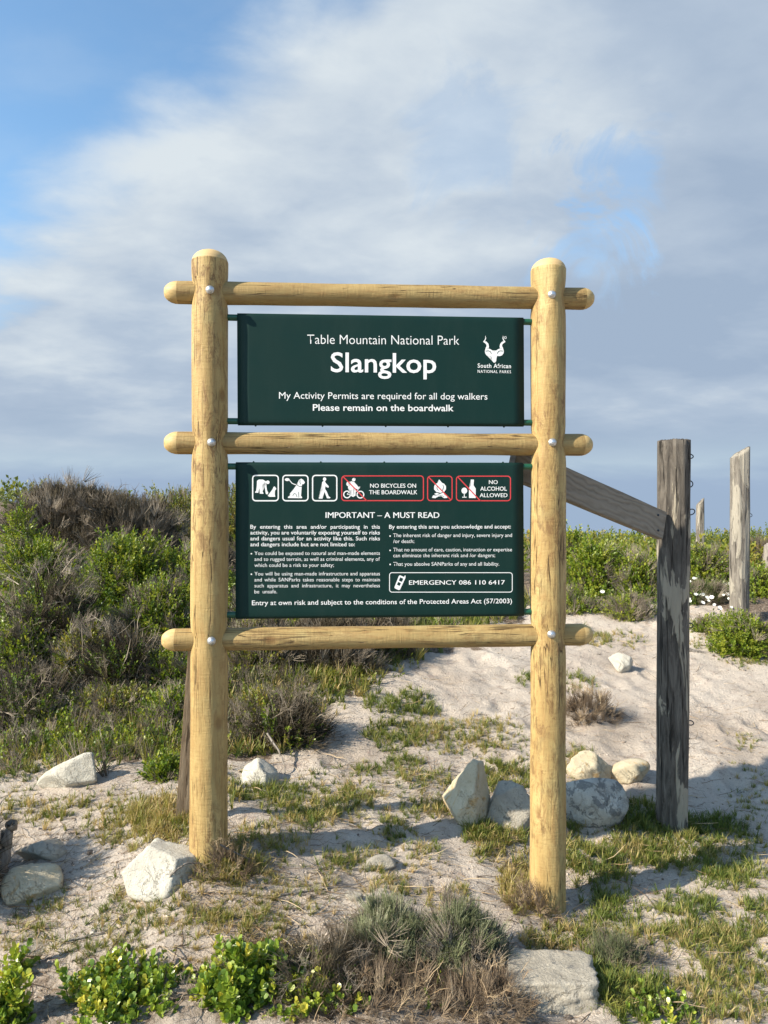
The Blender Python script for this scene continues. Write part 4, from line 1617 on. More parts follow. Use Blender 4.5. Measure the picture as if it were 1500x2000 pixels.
def straw_bit(seed):
    r_ = random.Random(seed)
    V, F = [], []
    pts = [np.array([0.0, 0, 0])]
    d = np.array([0, 0, 1.0])
    for i in range(4):
        d = d + rv(r_, 0.28)
        d /= np.linalg.norm(d)
        pts.append(pts[-1] + d * 0.25)
    T_tube(V, F, pts, [0.012, 0.012, 0.011, 0.009, 0.004], 3)
    return fin(V, F)


LEAFY = [leafy_sprig(i) for i in range(6)]
FLESH = [fleshy_sprig(20 + i) for i in range(5)]
FINE = [fine_sprig(40 + i) for i in range(5)]
FINE_BARE = [fine_sprig(50 + i, 14, 0.5, 0.011, False) for i in range(4)]
TUFT = [grass_tuft(60 + i) for i in range(6)]
TUFT_UP = [grass_tuft(70 + i, 12, 0.4, 0.04, 0.2) for i in range(4)]
TUFT_FLAT = [grass_tuft(80 + i, 10, 1.3, 0.05, 0.55) for i in range(4)]
BRANCH = [bare_branch(90 + i) for i in range(6)]
BRANCH_BIG = [bare_branch(100 + i, 3, 0.022, 4, 0.7) for i in range(4)]
STRAW = [straw_bit(110 + i) for i in range(6)]


def shell_points(n, rx, ry, rz, seed, inner=0.5, low=-0.15, ragged=0.32):
    r_ = np.random.default_rng(seed)
    d = r_.normal(size=(n, 3))
    d /= np.linalg.norm(d, axis=1)[:, None]
    d[:, 2] = np.abs(d[:, 2]) * (1 - low) + low
    d /= np.linalg.norm(d, axis=1)[:, None]
    lump = 1 + ragged * fbm(d[:, 0] * 2.4 + seed, d[:, 1] * 2.4 + d[:, 2] * 1.9, seed % 4, 4)
    f = r_.uniform(inner, 1.0, n) ** 0.6
    p = d * np.array([rx, ry, rz]) * (f * lump)[:, None]
    return p, d, f


KINDS = {
    # templates, material, sprig length (m), upward bias, outward bias, inner limit
    'leafy': (LEAFY, 'leaf_green', 0.11, 0.5, 0.9),
    'yellow': (LEAFY, 'leaf_yellow', 0.10, 0.6, 0.9),
    'fleshy': (FLESH, 'leaf_succulent', 0.085, 0.8, 0.7),
    'heath': (FINE, 'heath', 0.20, 0.9, 0.5),
    'grey': (FINE, 'leaf_grey', 0.13, 0.9, 0.5),
    'dark': (FINE, 'leaf_dark', 0.16, 0.8, 0.6),
}


def shrub(name, label, cat, kind, px, pyb, w, h, Y=None, n=900, seed=1, dry=0.0, size=1.0, group=None, deep=0.8, twigs=10, mix=None, tint=(0.2, 0.9)):
    """a bush w x h photo pixels across, foot at (px, pyb); foliage and branches are its parts"""
    P = hit(px, pyb) if Y is None else unproj(px, pyb, Y)
    x, y = P.x, P.y
    if Y is not None:
        P = Vector((x, y, gz(x, y)))
    d_ = P.y
    rx = w / FPX * d_ / 2
    T = unproj(px, pyb - h, d_ + rx * deep * 0.3)
    rz = max(0.08, T.z - P.z)
    ry = rx * deep
    y = P.y + ry * 0.7
    base = Vector((x, y, gz(x, y) - 0.02))
    rz = max(0.08, T.z - base.z)
    t = thing(name, label, cat, base, group)
    tm, mat, L, up, outw = KINDS[kind]
    L *= size
    r_ = np.random.default_rng(seed * 13 + 5)
    rzz = max(rz - L * 0.5, rz * 0.5)
    p, d, f = shell_points(n, max(rx - L * 0.4, rx * 0.6), max(ry - L * 0.4, ry * 0.6), rzz, seed, ragged=0.75 if kind == 'fleshy' else 0.36)
    nrm = d / np.array([rx, ry, rz])
    nrm /= np.linalg.norm(nrm, axis=1)[:, None]
    dirs = nrm * outw + np.array([0, 0, up]) + r_.normal(size=(n, 3)) * 0.28
    hp = Heap()
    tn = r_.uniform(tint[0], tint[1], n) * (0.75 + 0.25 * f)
    k = r_.integers(0, len(tm), n)
    for i in range(len(tm)):
        s_ = k == i
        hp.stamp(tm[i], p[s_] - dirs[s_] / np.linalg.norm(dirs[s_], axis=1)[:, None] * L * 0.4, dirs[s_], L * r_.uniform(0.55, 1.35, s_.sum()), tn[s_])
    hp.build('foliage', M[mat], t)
    hb = Heap()
    nb = twigs
    pd, dd, _ = shell_points(nb, rx, ry, rz, seed + 77)
    for i in range(nb):
        hb.stamp(BRANCH_BIG[i % 4], np.array([[0, 0, 0.0]]) + r_.normal(size=(1, 3)) * np.array([rx, ry, 0]) * 0.2, (dd[i:i + 1] * np.array([rx, ry, rz]) + np.array([0, 0, rz * 0.4])), np.array([min(rx * 1.2, rz * 1.3) * r_.uniform(0.8, 1.1)]), np.array([r_.uniform(0.1, 0.6)]))
    tag(hb.build('branches', M['twig'], t), kind='stuff' if twigs < 8 else None)
    if dry:
        nn_ = int(n * dry)
        p2, d2, _ = shell_points(nn_, rx * 1.02, ry * 1.02, rz * 0.98, seed + 5)
        hd = Heap()
        dr = d2 * 0.7 + np.array([0, 0, 0.7]) + r_.normal(size=(nn_, 3)) * 0.35
        kk = r_.integers(0, 4, nn_)
        for i in range(4):
            s_ = kk == i
            hd.stamp(FINE_BARE[i], p2[s_] - dr[s_] * 0.05, dr[s_], r_.uniform(0.08, 0.2, s_.sum()) * size, r_.uniform(0.2, 1, s_.sum()))
        tag(hd.build('dry_stems', M['twig'], t), kind='stuff')
    return t


# --- the left hillside, from the crest down to the sand
SH = [
    ('heath_bush', 'broad dark grey brown heath bush on the crest in the upper left', 'heath', 110, 1110, 300, 168, 8.6, 2000, 2, 0.35, 1.25),
    ('heath_bush', 'dark heath bush on the crest between the yellow green shrub and the first crest bush', 'heath', 235, 1120, 230, 155, 8.4, 1500, 3, 0.3, 1.2),
    ('heath_bush', 'low dark heath bush beside the left sign post, below the yellow green crest shrub', 'heath', 400, 1130, 150, 75, 7.9, 700, 4, 0.3, 1.1),
    ('crest_shrub', 'yellow green leafy shrub along the skyline left of the sign', 'yellow', 330, 1060, 190, 112, 9.6, 1700, 5, 0.1, 1.1),
    ('crest_shrub', 'yellow green shrub on the skyline directly behind the left sign post', 'yellow', 450, 1080, 200, 136, 9.6, 1800, 6, 0.1, 1.1),
    ('leafy_shrub', 'small bright shrub growing through the heath at the upper left edge', 'leafy', 28, 1060, 110, 75, 7.4, 500, 7, 0.1, 1.0),
    ('leafy_shrub', 'bright green leafy shrub left of the left sign post at panel height', 'leafy', 225, 1200, 240, 165, 6.4, 2300, 8, 0.08, 1.0),
    ('leafy_shrub', 'green leafy shrub touching the left sign post just below the heath', 'leafy', 360, 1210, 200, 140, 6.5, 1700, 9, 0.12, 0.95),
    ('leafy_shrub', 'green shrub at the left edge above the grey dead brush', 'leafy', 60, 1160, 190, 110, 6.9, 1300, 10, 0.12, 0.95),
    ('leafy_shrub', 'green leafy shrub in the middle of the left slope above the lower rail', 'leafy', 300, 1310, 210, 165, 5.6, 2000, 11, 0.22, 0.9),
    ('leafy_shrub', 'dark green shrub spilling down to the foot of the left stay plank', 'leafy', 330, 1480, 140, 130, 4.4, 1200, 12, 0.25, 0.75),
    ('leafy_shrub', 'little green shrub on the sand left of the stay plank', 'leafy', 318, 1570, 90, 95, 3.75, 480, 13, 0.1, 0.62),
    ('leafy_shrub', 'olive green shrub low on the left slope above the long white stone', 'yellow', 210, 1475, 210, 130, 4.6, 1300, 14, 0.3, 0.75),
    ('leafy_shrub', 'green shrub low at the left edge above the sand', 'leafy', 40, 1475, 180, 120, 4.5, 1100, 15, 0.35, 0.75),
    ('leafy_shrub', 'dark green shrub low on the left slope between two paler ones', 'leafy', 130, 1430, 140, 90, 4.9, 700, 16, 0.5, 0.75),
    ('leafy_shrub', 'yellowish green shrub in the middle of the left slope amid the dead brush', 'yellow', 150, 1330, 150, 120, 5.0, 1100, 51, 0.3, 0.85),
    ('leafy_shrub', 'green shrub at the left edge amid the grey dead brush', 'leafy', 20, 1330, 130, 120, 5.0, 1000, 52, 0.3, 0.85),
    ('leafy_shrub', 'fresh green shrub touching the left end of the lower rail', 'leafy', 330, 1400, 150, 130, 4.9, 1300, 53, 0.2, 0.8),
    ('heath_bush', 'purplish dry heath clump near the left sign post in the green slope', 'heath', 330, 1235, 130, 70, 6.4, 500, 17, 0.6, 0.8),
    # between the sign posts
    ('leafy_shrub', 'shadowed olive shrub behind the lower rail beside the left post', 'yellow', 500, 1370, 150, 175, 5.3, 1200, 18, 0.45, 0.85),
    ('heath_bush', 'dry brown heath bush under the middle of the lower rail', 'heath', 640, 1360, 190, 160, 5.4, 1300, 19, 0.5, 0.95),
    ('heath_bush', 'low dry heath bush at the edge of the bare sand behind the lower rail', 'heath', 755, 1310, 130, 110, 5.9, 700, 20, 0.4, 0.9),
    ('leafy_shrub', 'small dark green shrub at the top of the shaded sand hollow', 'leafy', 870, 1290, 110, 80, 6.5, 600, 21, 0.2, 0.8),
    ('leafy_shrub', 'green shrub hidden mostly by the lower panel', 'leafy', 600, 1200, 300, 170, 7.0, 1200, 22, 0.3, 1.0),
    ('leafy_shrub', 'grassy green shrub right of the hidden one, showing in the gap under the lower panel', 'leafy', 900, 1230, 250, 150, 7.6, 1100, 23, 0.3, 1.0),
    ('leafy_shrub', 'dark green shrub behind the lower rail just right of the left post', 'leafy', 470, 1290, 150, 130, 6.0, 1300, 41, 0.3, 0.9),
    ('leafy_shrub', 'dark green shrub behind the middle of the lower rail', 'leafy', 590, 1300, 200, 120, 6.1, 1700, 42, 0.35, 0.9),
    ('leafy_shrub', 'dark shrub ending the bank above the shaded sand hollow', 'dark', 740, 1290, 200, 95, 6.4, 1500, 43, 0.3, 0.9),
    ('leafy_shrub', 'olive shrub low between the left post and the collapsed brush', 'yellow', 500, 1460, 130, 110, 4.4, 900, 44, 0.5, 0.7),
    # right of the sign
    ('creeping_shrub', 'low green creeper spreading on the sand at the foot of the bright shrub', 'leafy', 1130, 1185, 130, 34, 7.3, 500, 45, 0.2, 0.8),
    ('creeping_shrub', 'low green creeper on the sand left of the dark fence post', 'leafy', 1240, 1196, 110, 36, 7.1, 420, 46, 0.5, 0.8),
    ('creeping_shrub', 'low creeper between the cushion shaped shrub and the silver post', 'leafy', 1400, 1235, 90, 30, 6.7, 350, 47, 0.3, 0.7),
    ('leafy_shrub', 'tall bright shrub beside the right sign post, highest of the right scrub', 'leafy', 1120, 1150, 110, 118, 8.6, 1300, 48, 0.04, 1.2),
    ('leafy_shrub', 'bright green leafy shrub between the right sign post and the dark fence post', 'leafy', 1180, 1168, 150, 108, 8.0, 1900, 24, 0.06, 1.25),
    ('leafy_shrub', 'bright green shrub growing against the dark fence post, left side', 'leafy', 1262, 1178, 120, 88, 7.8, 1300, 25, 0.1, 1.15),
    ('leafy_shrub', 'green shrub right of the dark fence post with white flowers in front', 'leafy', 1390, 1150, 130, 88, 8.8, 1300, 26, 0.15, 1.05),
    ('dark_scrub', 'dark scrubby bush low between the two nearest fence posts', 'dark', 1385, 1205, 100, 68, 7.6, 700, 27, 0.3, 0.9),
    ('leafy_shrub', 'bright cushion shaped shrub at the right edge of the sand', 'leafy', 1470, 1272, 135, 75, 6.3, 1500, 28, 0.02, 0.72),
    ('heath_bush', 'grey brown bush on the skyline at the right edge behind the silver post', 'heath', 1492, 1120, 120, 72, 11.0, 600, 29, 0.3, 1.1),
    ('leafy_shrub', 'green shrub at the right edge behind the cushion shaped one', 'leafy', 1500, 1200, 110, 90, 8.0, 900, 30, 0.1, 0.95),
]
for (nm, lb, kd, px, pyb, w, h, Yd, n, sd, dry, size) in SH:
    shrub(nm, lb, 'bush', kd, px, pyb, w, h, Yd, n, sd, dry, size, tint=(0.4, 1.0) if px > 1050 else (0.25, 0.98))

# dead grey brush on the left slope


def dead_bush(label, px, pyb, w, h, Y, n, seed, mat='twig', name='dead_bush', sz=1.0, tint=(0.1, 1.0), fine=1.0, leaves=0):
    P = unproj(px, pyb, Y)
    x, y = P.x, P.y
    rx = w / FPX * Y / 2
    base = Vector((x, y + rx * 0.4, gz(x, y + rx * 0.4) - 0.02))
    T = unproj(px, pyb - h, Y + rx * 0.3)
    rz = max(0.1, T.z - base.z)
    t = thing(name, label, 'bush', base)
    r_ = np.random.default_rng(seed)
    hb = Heap()
    p, d, f = shell_points(n, rx * 0.75, rx * 0.6, rz * 0.6, seed, 0.1)
    dirs = d * np.array([rx, rx, rz]) + np.array([0, 0, rz * 0.5]) + r_.normal(size=(n, 3)) * 0.12
    k = r_.integers(0, 6, n)
    for i in range(6):
        s_ = k == i
        hb.stamp(BRANCH[i], p[s_] * 0.8, dirs[s_], r_.uniform(0.5, 1.0, s_.sum()) * min(rx, rz * 1.5) * 0.8 * sz, r_.uniform(*tint, s_.sum()))
    hb.build('branches', M[mat], t)
    n2 = int(n * 5 * fine)
    hf = Heap()
    p, d, f = shell_points(n2, rx * 0.95, rx * 0.8, rz * 0.85, seed + 1, 0.3)
    dirs = d + np.array([0, 0, 0.5]) + r_.normal(size=(n2, 3)) * 0.5
    k = r_.integers(0, 4, n2)
    for i in range(4):
        s_ = k == i
        hf.stamp(FINE_BARE[i], p[s_], dirs[s_], r_.uniform(0.1, 0.22, s_.sum()) * sz, r_.uniform(0.1, 0.9, s_.sum()))
    hf.build('twiglets', M[mat if mat != 'twig' else 'heath'], t)
    hq = Heap()
    n3 = int(n * 2.2 * fine)
    p, d, f = shell_points(n3, rx, rx * 0.85, rz * 0.95, seed + 2, 0.8)
    dirs = d * 0.8 + np.array([0, 0, 0.4]) + r_.normal(size=(n3, 3)) * 0.7
    k = r_.integers(0, 6, n3)
    for i in range(6):
        s_ = k == i
        hq.stamp((BRANCH + STRAW)[i * 2], p[s_], dirs[s_], r_.uniform(0.08, 0.26, s_.sum()) * sz, r_.uniform(0.4, 1.0, s_.sum()))
    hq.build('pale_twigs', M['twig'] if mat == 'twig' else M['straw'], t)
    if leaves:
        hl = Heap()
        n4 = int(n * leaves)
        p, d, f = shell_points(n4, rx * 0.95, rx * 0.8, rz * 0.8, seed + 3, 0.7)
        cl_ = fbm(d[:, 0] * 2 + seed, d[:, 2] * 2 + d[:, 1] * 2, 2, 2)
        ok_ = cl_ > -0.1
        p, d = p[ok_], d[ok_]
        n4 = len(p)
        dirs = d * 0.6 + np.array([0, 0, 0.8]) + r_.normal(size=(n4, 3)) * 0.4
        k = r_.integers(0, 6, n4)
        for i in range(6):
            s_ = k == i
            hl.stamp(LEAFY[i], p[s_], dirs[s_], r_.uniform(0.05, 0.11, s_.sum()) * sz, r_.uniform(0.1, 0.8, s_.sum()))
        hl.build('leafy_shoots', M['leaf_green'], t)
    return t


dead_bush('large tangle of bare grey twigs on the left slope at the photo edge', 70, 1340, 250, 230, 5.3, 90, 201, leaves=7)
dead_bush('bare grey twiggy bush beside the large tangle, nearer the left sign post', 225, 1400, 170, 160, 4.9, 50, 202, leaves=7)
dead_bush('low brown dead brush at the left edge above the long white stone', 30, 1440, 200, 120, 4.6, 45, 203, leaves=7)
dead_bush('collapsed brown brush between the left sign post and the small white stone', 560, 1480, 150, 110, 4.35, 50, 204, sz=0.8, leaves=4)
dead_bush('dry grey brush behind the left post, level with the lower rail', 700, 1310, 170, 90, 5.8, 40, 205, leaves=7)

# foreground plants
for (lb, px, pyb, w, h, n, sd, size) in (
        ('fleshy leaved bush with upright glossy leaves in the foreground left of centre', 462, 2015, 220, 150, 430, 301, 0.74),
        ('low fleshy leaved bush along the bottom edge between two taller ones', 240, 2035, 330, 118, 520, 302, 0.7),
        ('small fleshy leaved plant in the bottom left corner', 5, 2020, 90, 110, 100, 303, 0.74),
        ('thin fleshy sprig rising from the sand at the lower left edge', 28, 1915, 50, 60, 18, 304, 0.8),
        ('low yellow green fleshy plant at the bottom edge near the middle', 610, 2060, 230, 80, 200, 305, 0.62),
        ('low fleshy plant at the bottom edge right of the grey slab', 1310, 2050, 170, 70, 80, 306, 0.55)):
    shrub('succulent_bush', lb, 'bush', 'fleshy', px, pyb, w, h, None if pyb < 1990 else 2.44, n, sd, 0.0, size, twigs=5, tint=(0.2, 1.0))
shrub('grey_shrub', 'silvery grey green shrublet in the foreground with dry flower stalks', 'bush', 'grey', 770, 1905, 220, 140, 2.62, 620, 311, 0.35, 0.6, tint=(0.15, 1.0))
shrub('grey_shrub', 'dry topped grey shrublet touching the silvery one on its right', 'bush', 'grey', 905, 1920, 210, 150, 2.6, 480, 312, 1.0, 0.6, tint=(0, 0.8))
shrub('grey_shrub', 'small dull green shrublet right of the grey slab', 'bush', 'grey', 1215, 1930, 150, 95, 2.75, 300, 313, 0.3, 0.5, tint=(0.0, 0.6))
dead_bush('brown twiggy heath filling the bottom of the foreground', 745, 2070, 440, 140, 2.40, 90, 321, 'reddish', 'dry_heath', 0.42, fine=1.0, leaves=1.5)
dead_bush('pale bare twigs standing between the fleshy bush and the silvery shrublet', 620, 1975, 200, 140, 2.5, 34, 322, 'twig', 'dry_heath', 0.45)
dead_bush('grey brown twigs around the front corner of the slab', 960, 2040, 180, 110, 2.42, 34, 323, 'reddish', 'dry_heath', 0.4)
dead_bush('straggling dry straw coloured clump at the foot of the right sign post', 1040, 1790, 110, 60, 3.05, 16, 331, 'reddish', 'dead_tuft', 0.35)
dead_bush('tangled dry clump at the foot of the left sign post', 440, 1700, 110, 50, 2.98, 14, 332, 'reddish', 'dead_tuft', 0.38)
dead_bush('bare bush just outside the left edge throwing dappled shade', -135, 1770, 190, 250, 2.95, 45, 324, 'twig', 'dead_bush', 0.8)
dead_bush('rusty brown tuft of dead grass on the sand right of the right sign post', 1155, 1400, 110, 45, 5.0, 26, 325, 'reddish', 'dead_tuft', 0.6, fine=1.2)

# ------------------------------------------------------------------ grass: patches on the sand
PATCH = [  # px, py, half width, half height, tufts, tint lo, hi, size
    (120, 1595, 110, 22, 60, 0.3, 0.9, 1.0), (290, 1625, 90, 40, 90, 0.4, 1.0, 1.1), (230, 1790, 60, 30, 34, 0.2, 0.8, .9),
    (350, 1805, 90, 25, 60, 0.25, 0.9, .8), (470, 1820, 60, 18, 30, 0.2, 0.8, .8), (190, 1870, 90, 16, 45, 0.2, 0.7, .7),
    (90, 1790, 50, 14, 16, .2, .8, .9), (430, 1700, 60, 30, 50, 0.4, 1.0, 1.1), (520, 1560, 75, 20, 75, 0.1, 0.6, 1.0), (600, 1600, 70, 26, 70, 0.2, 0.9, 1.0),
    (620, 1580, 110, 30, 60, 0.2, .8, .9), (660, 1690, 36, 16, 26, 0.1, 0.7, .9), (715, 1690, 24, 10, 12, 0.1, 0.6, .8), (780, 1380, 75, 20, 90, 0.1, 0.5, 1.2),
    (770, 1440, 55, 26, 80, 0.1, 0.6, 1.1), (860, 1440, 60, 24, 60, 0.3, 0.8, 1.0), (900, 1420, 110, 22, 60, 0.3, 0.9, 1.0),
    (790, 1490, 36, 12, 26, 0.1, 0.5, 1.0), (720, 1515, 30, 8, 14, 0.1, 0.5, .9), (830, 1530, 60, 20, 40, 0.2, 0.8, 1.0), (700, 1570, 50, 20, 36, .2, .9, 1.0),
    (850, 1585, 60, 16, 46, 0.3, 1.0, 1.0), (770, 1620, 30, 16, 20, 0.1, 0.6, .9), (990, 1520, 55, 30, 80, 0.2, 0.7, 1.1), (960, 1450, 70, 30, 50, 0.3, 0.8, 1.0),
    (980, 1650, 60, 34, 90, 0.2, 0.9, 1.1), (940, 1640, 40, 22, 40, 0.1, 0.6, 1.1), (1010, 1730, 40, 30, 50, 0.6, 1.0, 1.0), (830, 1680, 40, 16, 24, .3, .9, .8),
    (1160, 1700, 60, 28, 80, 0.1, 0.7, 1.2), (1230, 1670, 80, 26, 90, 0.15, 0.8, 1.1), (1330, 1670, 100, 30, 150, 0.15, 0.75, 1.1), (1240, 1600, 60, 24, 90, 0.1, 0.6, 1.2),
    (1390, 1620, 70, 18, 80, 0.0, 0.4, 1.1), (1430, 1720, 70, 26, 80, 0.1, 0.6, 1.1), (1340, 1780, 70, 16, 60, 0.1, 0.6, 1.0), (1200, 1790, 60, 20, 40, 0.1, 0.6, 1.0),
    (1400, 1840, 110, 30, 110, 0.1, 0.8, 1.0), (1250, 1840, 110, 16, 70, 0.2, 0.8, .9), (1100, 1850, 90, 12, 70, 0.3, 0.9, .9), (1440, 1900, 90, 22, 70, 0.2, 0.8, .9),
    (1230, 1960, 80, 34, 90, 0.1, 0.6, 1.1), (1420, 1975, 100, 20, 70, 0.2, 0.9, .9), (1150, 1930, 30, 30, 30, 0.1, 0.5, 1.1), (1350, 1930, 60, 12, 30, 0.2, 0.8, .9),
    (310, 1600, 60, 30, 70, 0.6, 1.0, 1.3), (1030, 1760, 50, 24, 60, 0.6, 1.0, 1.3), (460, 1690, 70, 24, 60, 0.5, 1., 1.1), (430, 1560, 60, 20, 40, 0.2, 0.8, 1.2),
    (1140, 1250, 55, 18, 50, 0.3, 0.8, 1.2), (1210, 1250, 50, 14, 30, 0.3, 0.9, 1.1), (1130, 1335, 30, 12, 26, 0.1, 0.5, 1.1), (1025, 1330, 20, 12, 16, 0.1, 0.5, 1.1),
    (1235, 1212, 14, 6, 8, 0, 0.4, 1.0), (1455, 1450, 22, 6, 12, 0.2, 0.7, .9), (1380, 1260, 50, 10, 26, 0.3, 0.8, 1.0), (1465, 1290, 60, 10, 40, 0.2, 0.7, 1.0),
    (1130, 1490, 30, 24, 40, 0.3, 0.9, 1.1), (1300, 1620, 60, 20, 60, 0.0, 0.5, 1.2), (1120, 1640, 20, 40, 30, .2, .8, 1.1), (1480, 1790, 30, 12, 20, .1, .7, 1.),
    (760, 1740, 50, 12, 22, .5, 1., .8), (60, 1850, 60, 20, 24, .2, .8, .8), (560, 1660, 60, 14, 24, .3, 1., .9), (500, 1640, 40, 24, 24, .3, 1., .9),
    (1180, 1760, 40, 14, 30, 0.1, 0.6, 1.0), (870, 1760, 60, 14, 24, .5, 1., .8), (600, 1740, 60, 12, 16, .5, 1., .8),
]
gh = Heap()
rg = np.random.default_rng(99)
for (px, py, hw_, hh_, n, t0, t1, sz) in PATCH:
    n = int(n * 2.3)
    a = rg.uniform(0, 6.283, n)
    r_ = np.sqrt(rg.uniform(0, 1, n))
    sx, sy = hits(px + np.cos(a) * r_ * hw_, py + np.sin(a) * r_ * hh_)
    sx = sx + rg.normal(0, 0.02, n)
    sy = sy + rg.normal(0, 0.04, n)
    sz_ = height(sx, sy)
    pos = np.stack([sx, sy, sz_ - 0.004], 1)
    dirs = np.stack([rg.normal(0, 0.25, n), rg.normal(0, 0.25, n), np.ones(n)], 1)
    k = rg.integers(0, 14, n)
    tn = np.clip(rg.uniform(t0, min(1.0, t1 + 0.12), n), 0, 1)
    S = rg.uniform(0.03, 0.078, n) * sz
    TT = TUFT + TUFT_FLAT + TUFT_FLAT
    for i in range(14):
        s_ = k == i
        gh.stamp(TT[i], pos[s_], dirs[s_], S[s_], tn[s_])
n = 12000
sx, sy = hits(rg.uniform(0, 1500, n), rg.uniform(1490, 1990, n))
dn_ = fbm(sx * 2.6 + 4, sy * 2.6, 3, 4)
keep = dn_ > rg.uniform(-0.08, 0.40, n)
sx, sy, dn_ = sx[keep], sy[keep], dn_[keep]
n = len(sx)
pos = np.stack([sx, sy, height(sx, sy) - 0.004], 1)
dirs = np.stack([rg.normal(0, 0.35, n), rg.normal(0, 0.35, n), np.ones(n)], 1)
k = rg.integers(0, 10, n)
tb = 0.5 + 0.5 * fbm(sx * 1.7, sy * 1.7 + 9, 1, 2)
for i in range(10):
    s_ = k == i
    gh.stamp((TUFT_FLAT + TUFT)[i], pos[s_], dirs[s_], rg.uniform(0.02, 0.06, s_.sum()), np.clip(tb[s_] + rg.normal(0, 0.25, s_.sum()), 0, 1))
go = gh.build('grass', M['grass'])
tag(go, 'short tufts of green and straw coloured grass scattered over the sand', 'grass', kind='stuff')

# grass and rank growth among the shrubs of the slope (uncountable)
BANKS = [  # polygon in photo pixels on the ground, number, template set, material, tint, size
    ([(0, 1230), (370, 1180), (470, 1220), (560, 1440), (380, 1490), (0, 1500)], 1500, TUFT + TUFT_FLAT + TUFT_UP, 'grass', (0.0, 0.95), (0.05, 0.15)),
    ([(0, 1080), (470, 1080), (470, 1240), (0, 1240)], 700, LEAFY, 'leaf_green', (0.1, 0.7), (0.09, 0.18)),
    ([(0, 1240), (370, 1200), (460, 1300), (440, 1470), (0, 1490)], 2400, LEAFY, 'leaf_green', (0.2, 0.95), (0.05, 0.11)),
    ([(0, 1240), (370, 1200), (470, 1260), (600, 1350), (560, 1480), (0, 1500)], 900, FINE_BARE + BRANCH, 'twig', (0.0, 0.8), (0.08, 0.20)),
    ([(440, 1200), (860, 1240), (760, 1340), (600, 1400), (560, 1480), (450, 1480)], 500, LEAFY, 'leaf_yellow', (0.1, 0.8), (0.05, 0.10)),
    ([(440, 1200), (820, 1240), (760, 1330), (600, 1400), (560, 1480), (450, 1480)], 800, TUFT_FLAT + TUFT, 'grass', (0.1, 0.95), (0.07, 0.17)),
    ([(450, 1180), (1050, 1180), (960, 1235), (820, 1280), (450, 1260)], 700, TUFT_UP, 'grass', (0.2, 0.8), (0.12, 0.26)),
    ([(1100, 1120), (1500, 1110), (1500, 1180), (1300, 1190), (1100, 1170)], 700, LEAFY, 'leaf_green', (0.1, 0.8), (0.09, 0.17)),
]
bank_heaps = {}
for (poly, n, TT, mt, (t0, t1), (s0, s1)) in BANKS:
    xs = [q[0] for q in poly]
    ys = [q[1] for q in poly]
    ax_, ay_ = [], []
    while len(ax_) < n:
        a, c = rg.uniform(min(xs), max(xs), 600), rg.uniform(min(ys), max(ys), 600)
        ok = poly_mask(a, c, poly)
        ax_ += list(a[ok])
        ay_ += list(c[ok])
    sx, sy = hits(ax_[:n], ay_[:n])
    sx += rg.normal(0, 0.05, n)
    sy += rg.normal(0, 0.08, n)
    pos = np.stack([sx, sy, height(sx, sy) - 0.01], 1)
    dirs = np.stack([rg.normal(0, 0.3, n), rg.normal(0, 0.3, n), np.ones(n)], 1)
    hp = bank_heaps.setdefault(mt, Heap())
    k = rg.integers(0, len(TT), n)
    for i in range(len(TT)):
        s_ = k == i
        hp.stamp(TT[i], pos[s_], dirs[s_], rg.uniform(s0, s1, s_.sum()), rg.uniform(t0, t1, s_.sum()))
tag(bank_heaps['grass'].build('long_grass', M['grass']), 'rank grass growing between the shrubs of the slope', 'grass', kind='stuff')
tag(bank_heaps['twig'].build('dead_twigs', M['twig']), 'bare dead twigs tangled through the growth of the slope', 'twigs', kind='stuff')
tag(bank_heaps['leaf_yellow'].build('olive_ground_cover', M['leaf_yellow']), 'olive leafy ground cover behind the lower rail', 'ground cover', kind='stuff')
tag(bank_heaps['leaf_green'].build('ground_cover', M['leaf_green']), 'leafy ground cover between the shrubs', 'ground cover', kind='stuff')

# far scrub over the dunes behind: one mass
fh = Heap()
n = 5200
fy_ = np.exp(rg.uniform(math.log(9), math.log(75), n))
fx_ = rg.uniform(-0.62, 0.62, n) * fy_
pxx, pyy = to_pix(np.stack([fx_, fy_, hbase(fx_, fy_)], -1))
fz = height(fx_, fy_)
cl = fbm(fx_ * 0.35, fy_ * 0.25, 1, 3)
ok = (cl > -0.25)
fx_, fy_, fz, cl = fx_[ok], fy_[ok], fz[ok], cl[ok]
n = len(fx_)
dirs = np.stack([rg.normal(0, 0.5, n), rg.normal(0, 0.5, n), np.ones(n)], 1)
k = rg.integers(0, 6, n)
S = 0.16 + 0.12 * np.clip(cl + 0.3, 0, 1) + 0.006 * fy_
for i in range(6):
    s_ = k == i
    fh.stamp(LEAFY[i], np.stack([fx_[s_], fy_[s_], fz[s_] + rg.uniform(-0.02, 0.12, s_.sum())], 1), dirs[s_], S[s_] * rg.uniform(0.7, 1.3, s_.sum()), np.clip(0.35 + cl[s_] * 0.9 + rg.normal(0, 0.15, s_.sum()), 0, 1))
tag(fh.build('dune_scrub', M['leaf_yellow']), 'low olive scrub covering the far dunes', 'scrub', kind='stuff')

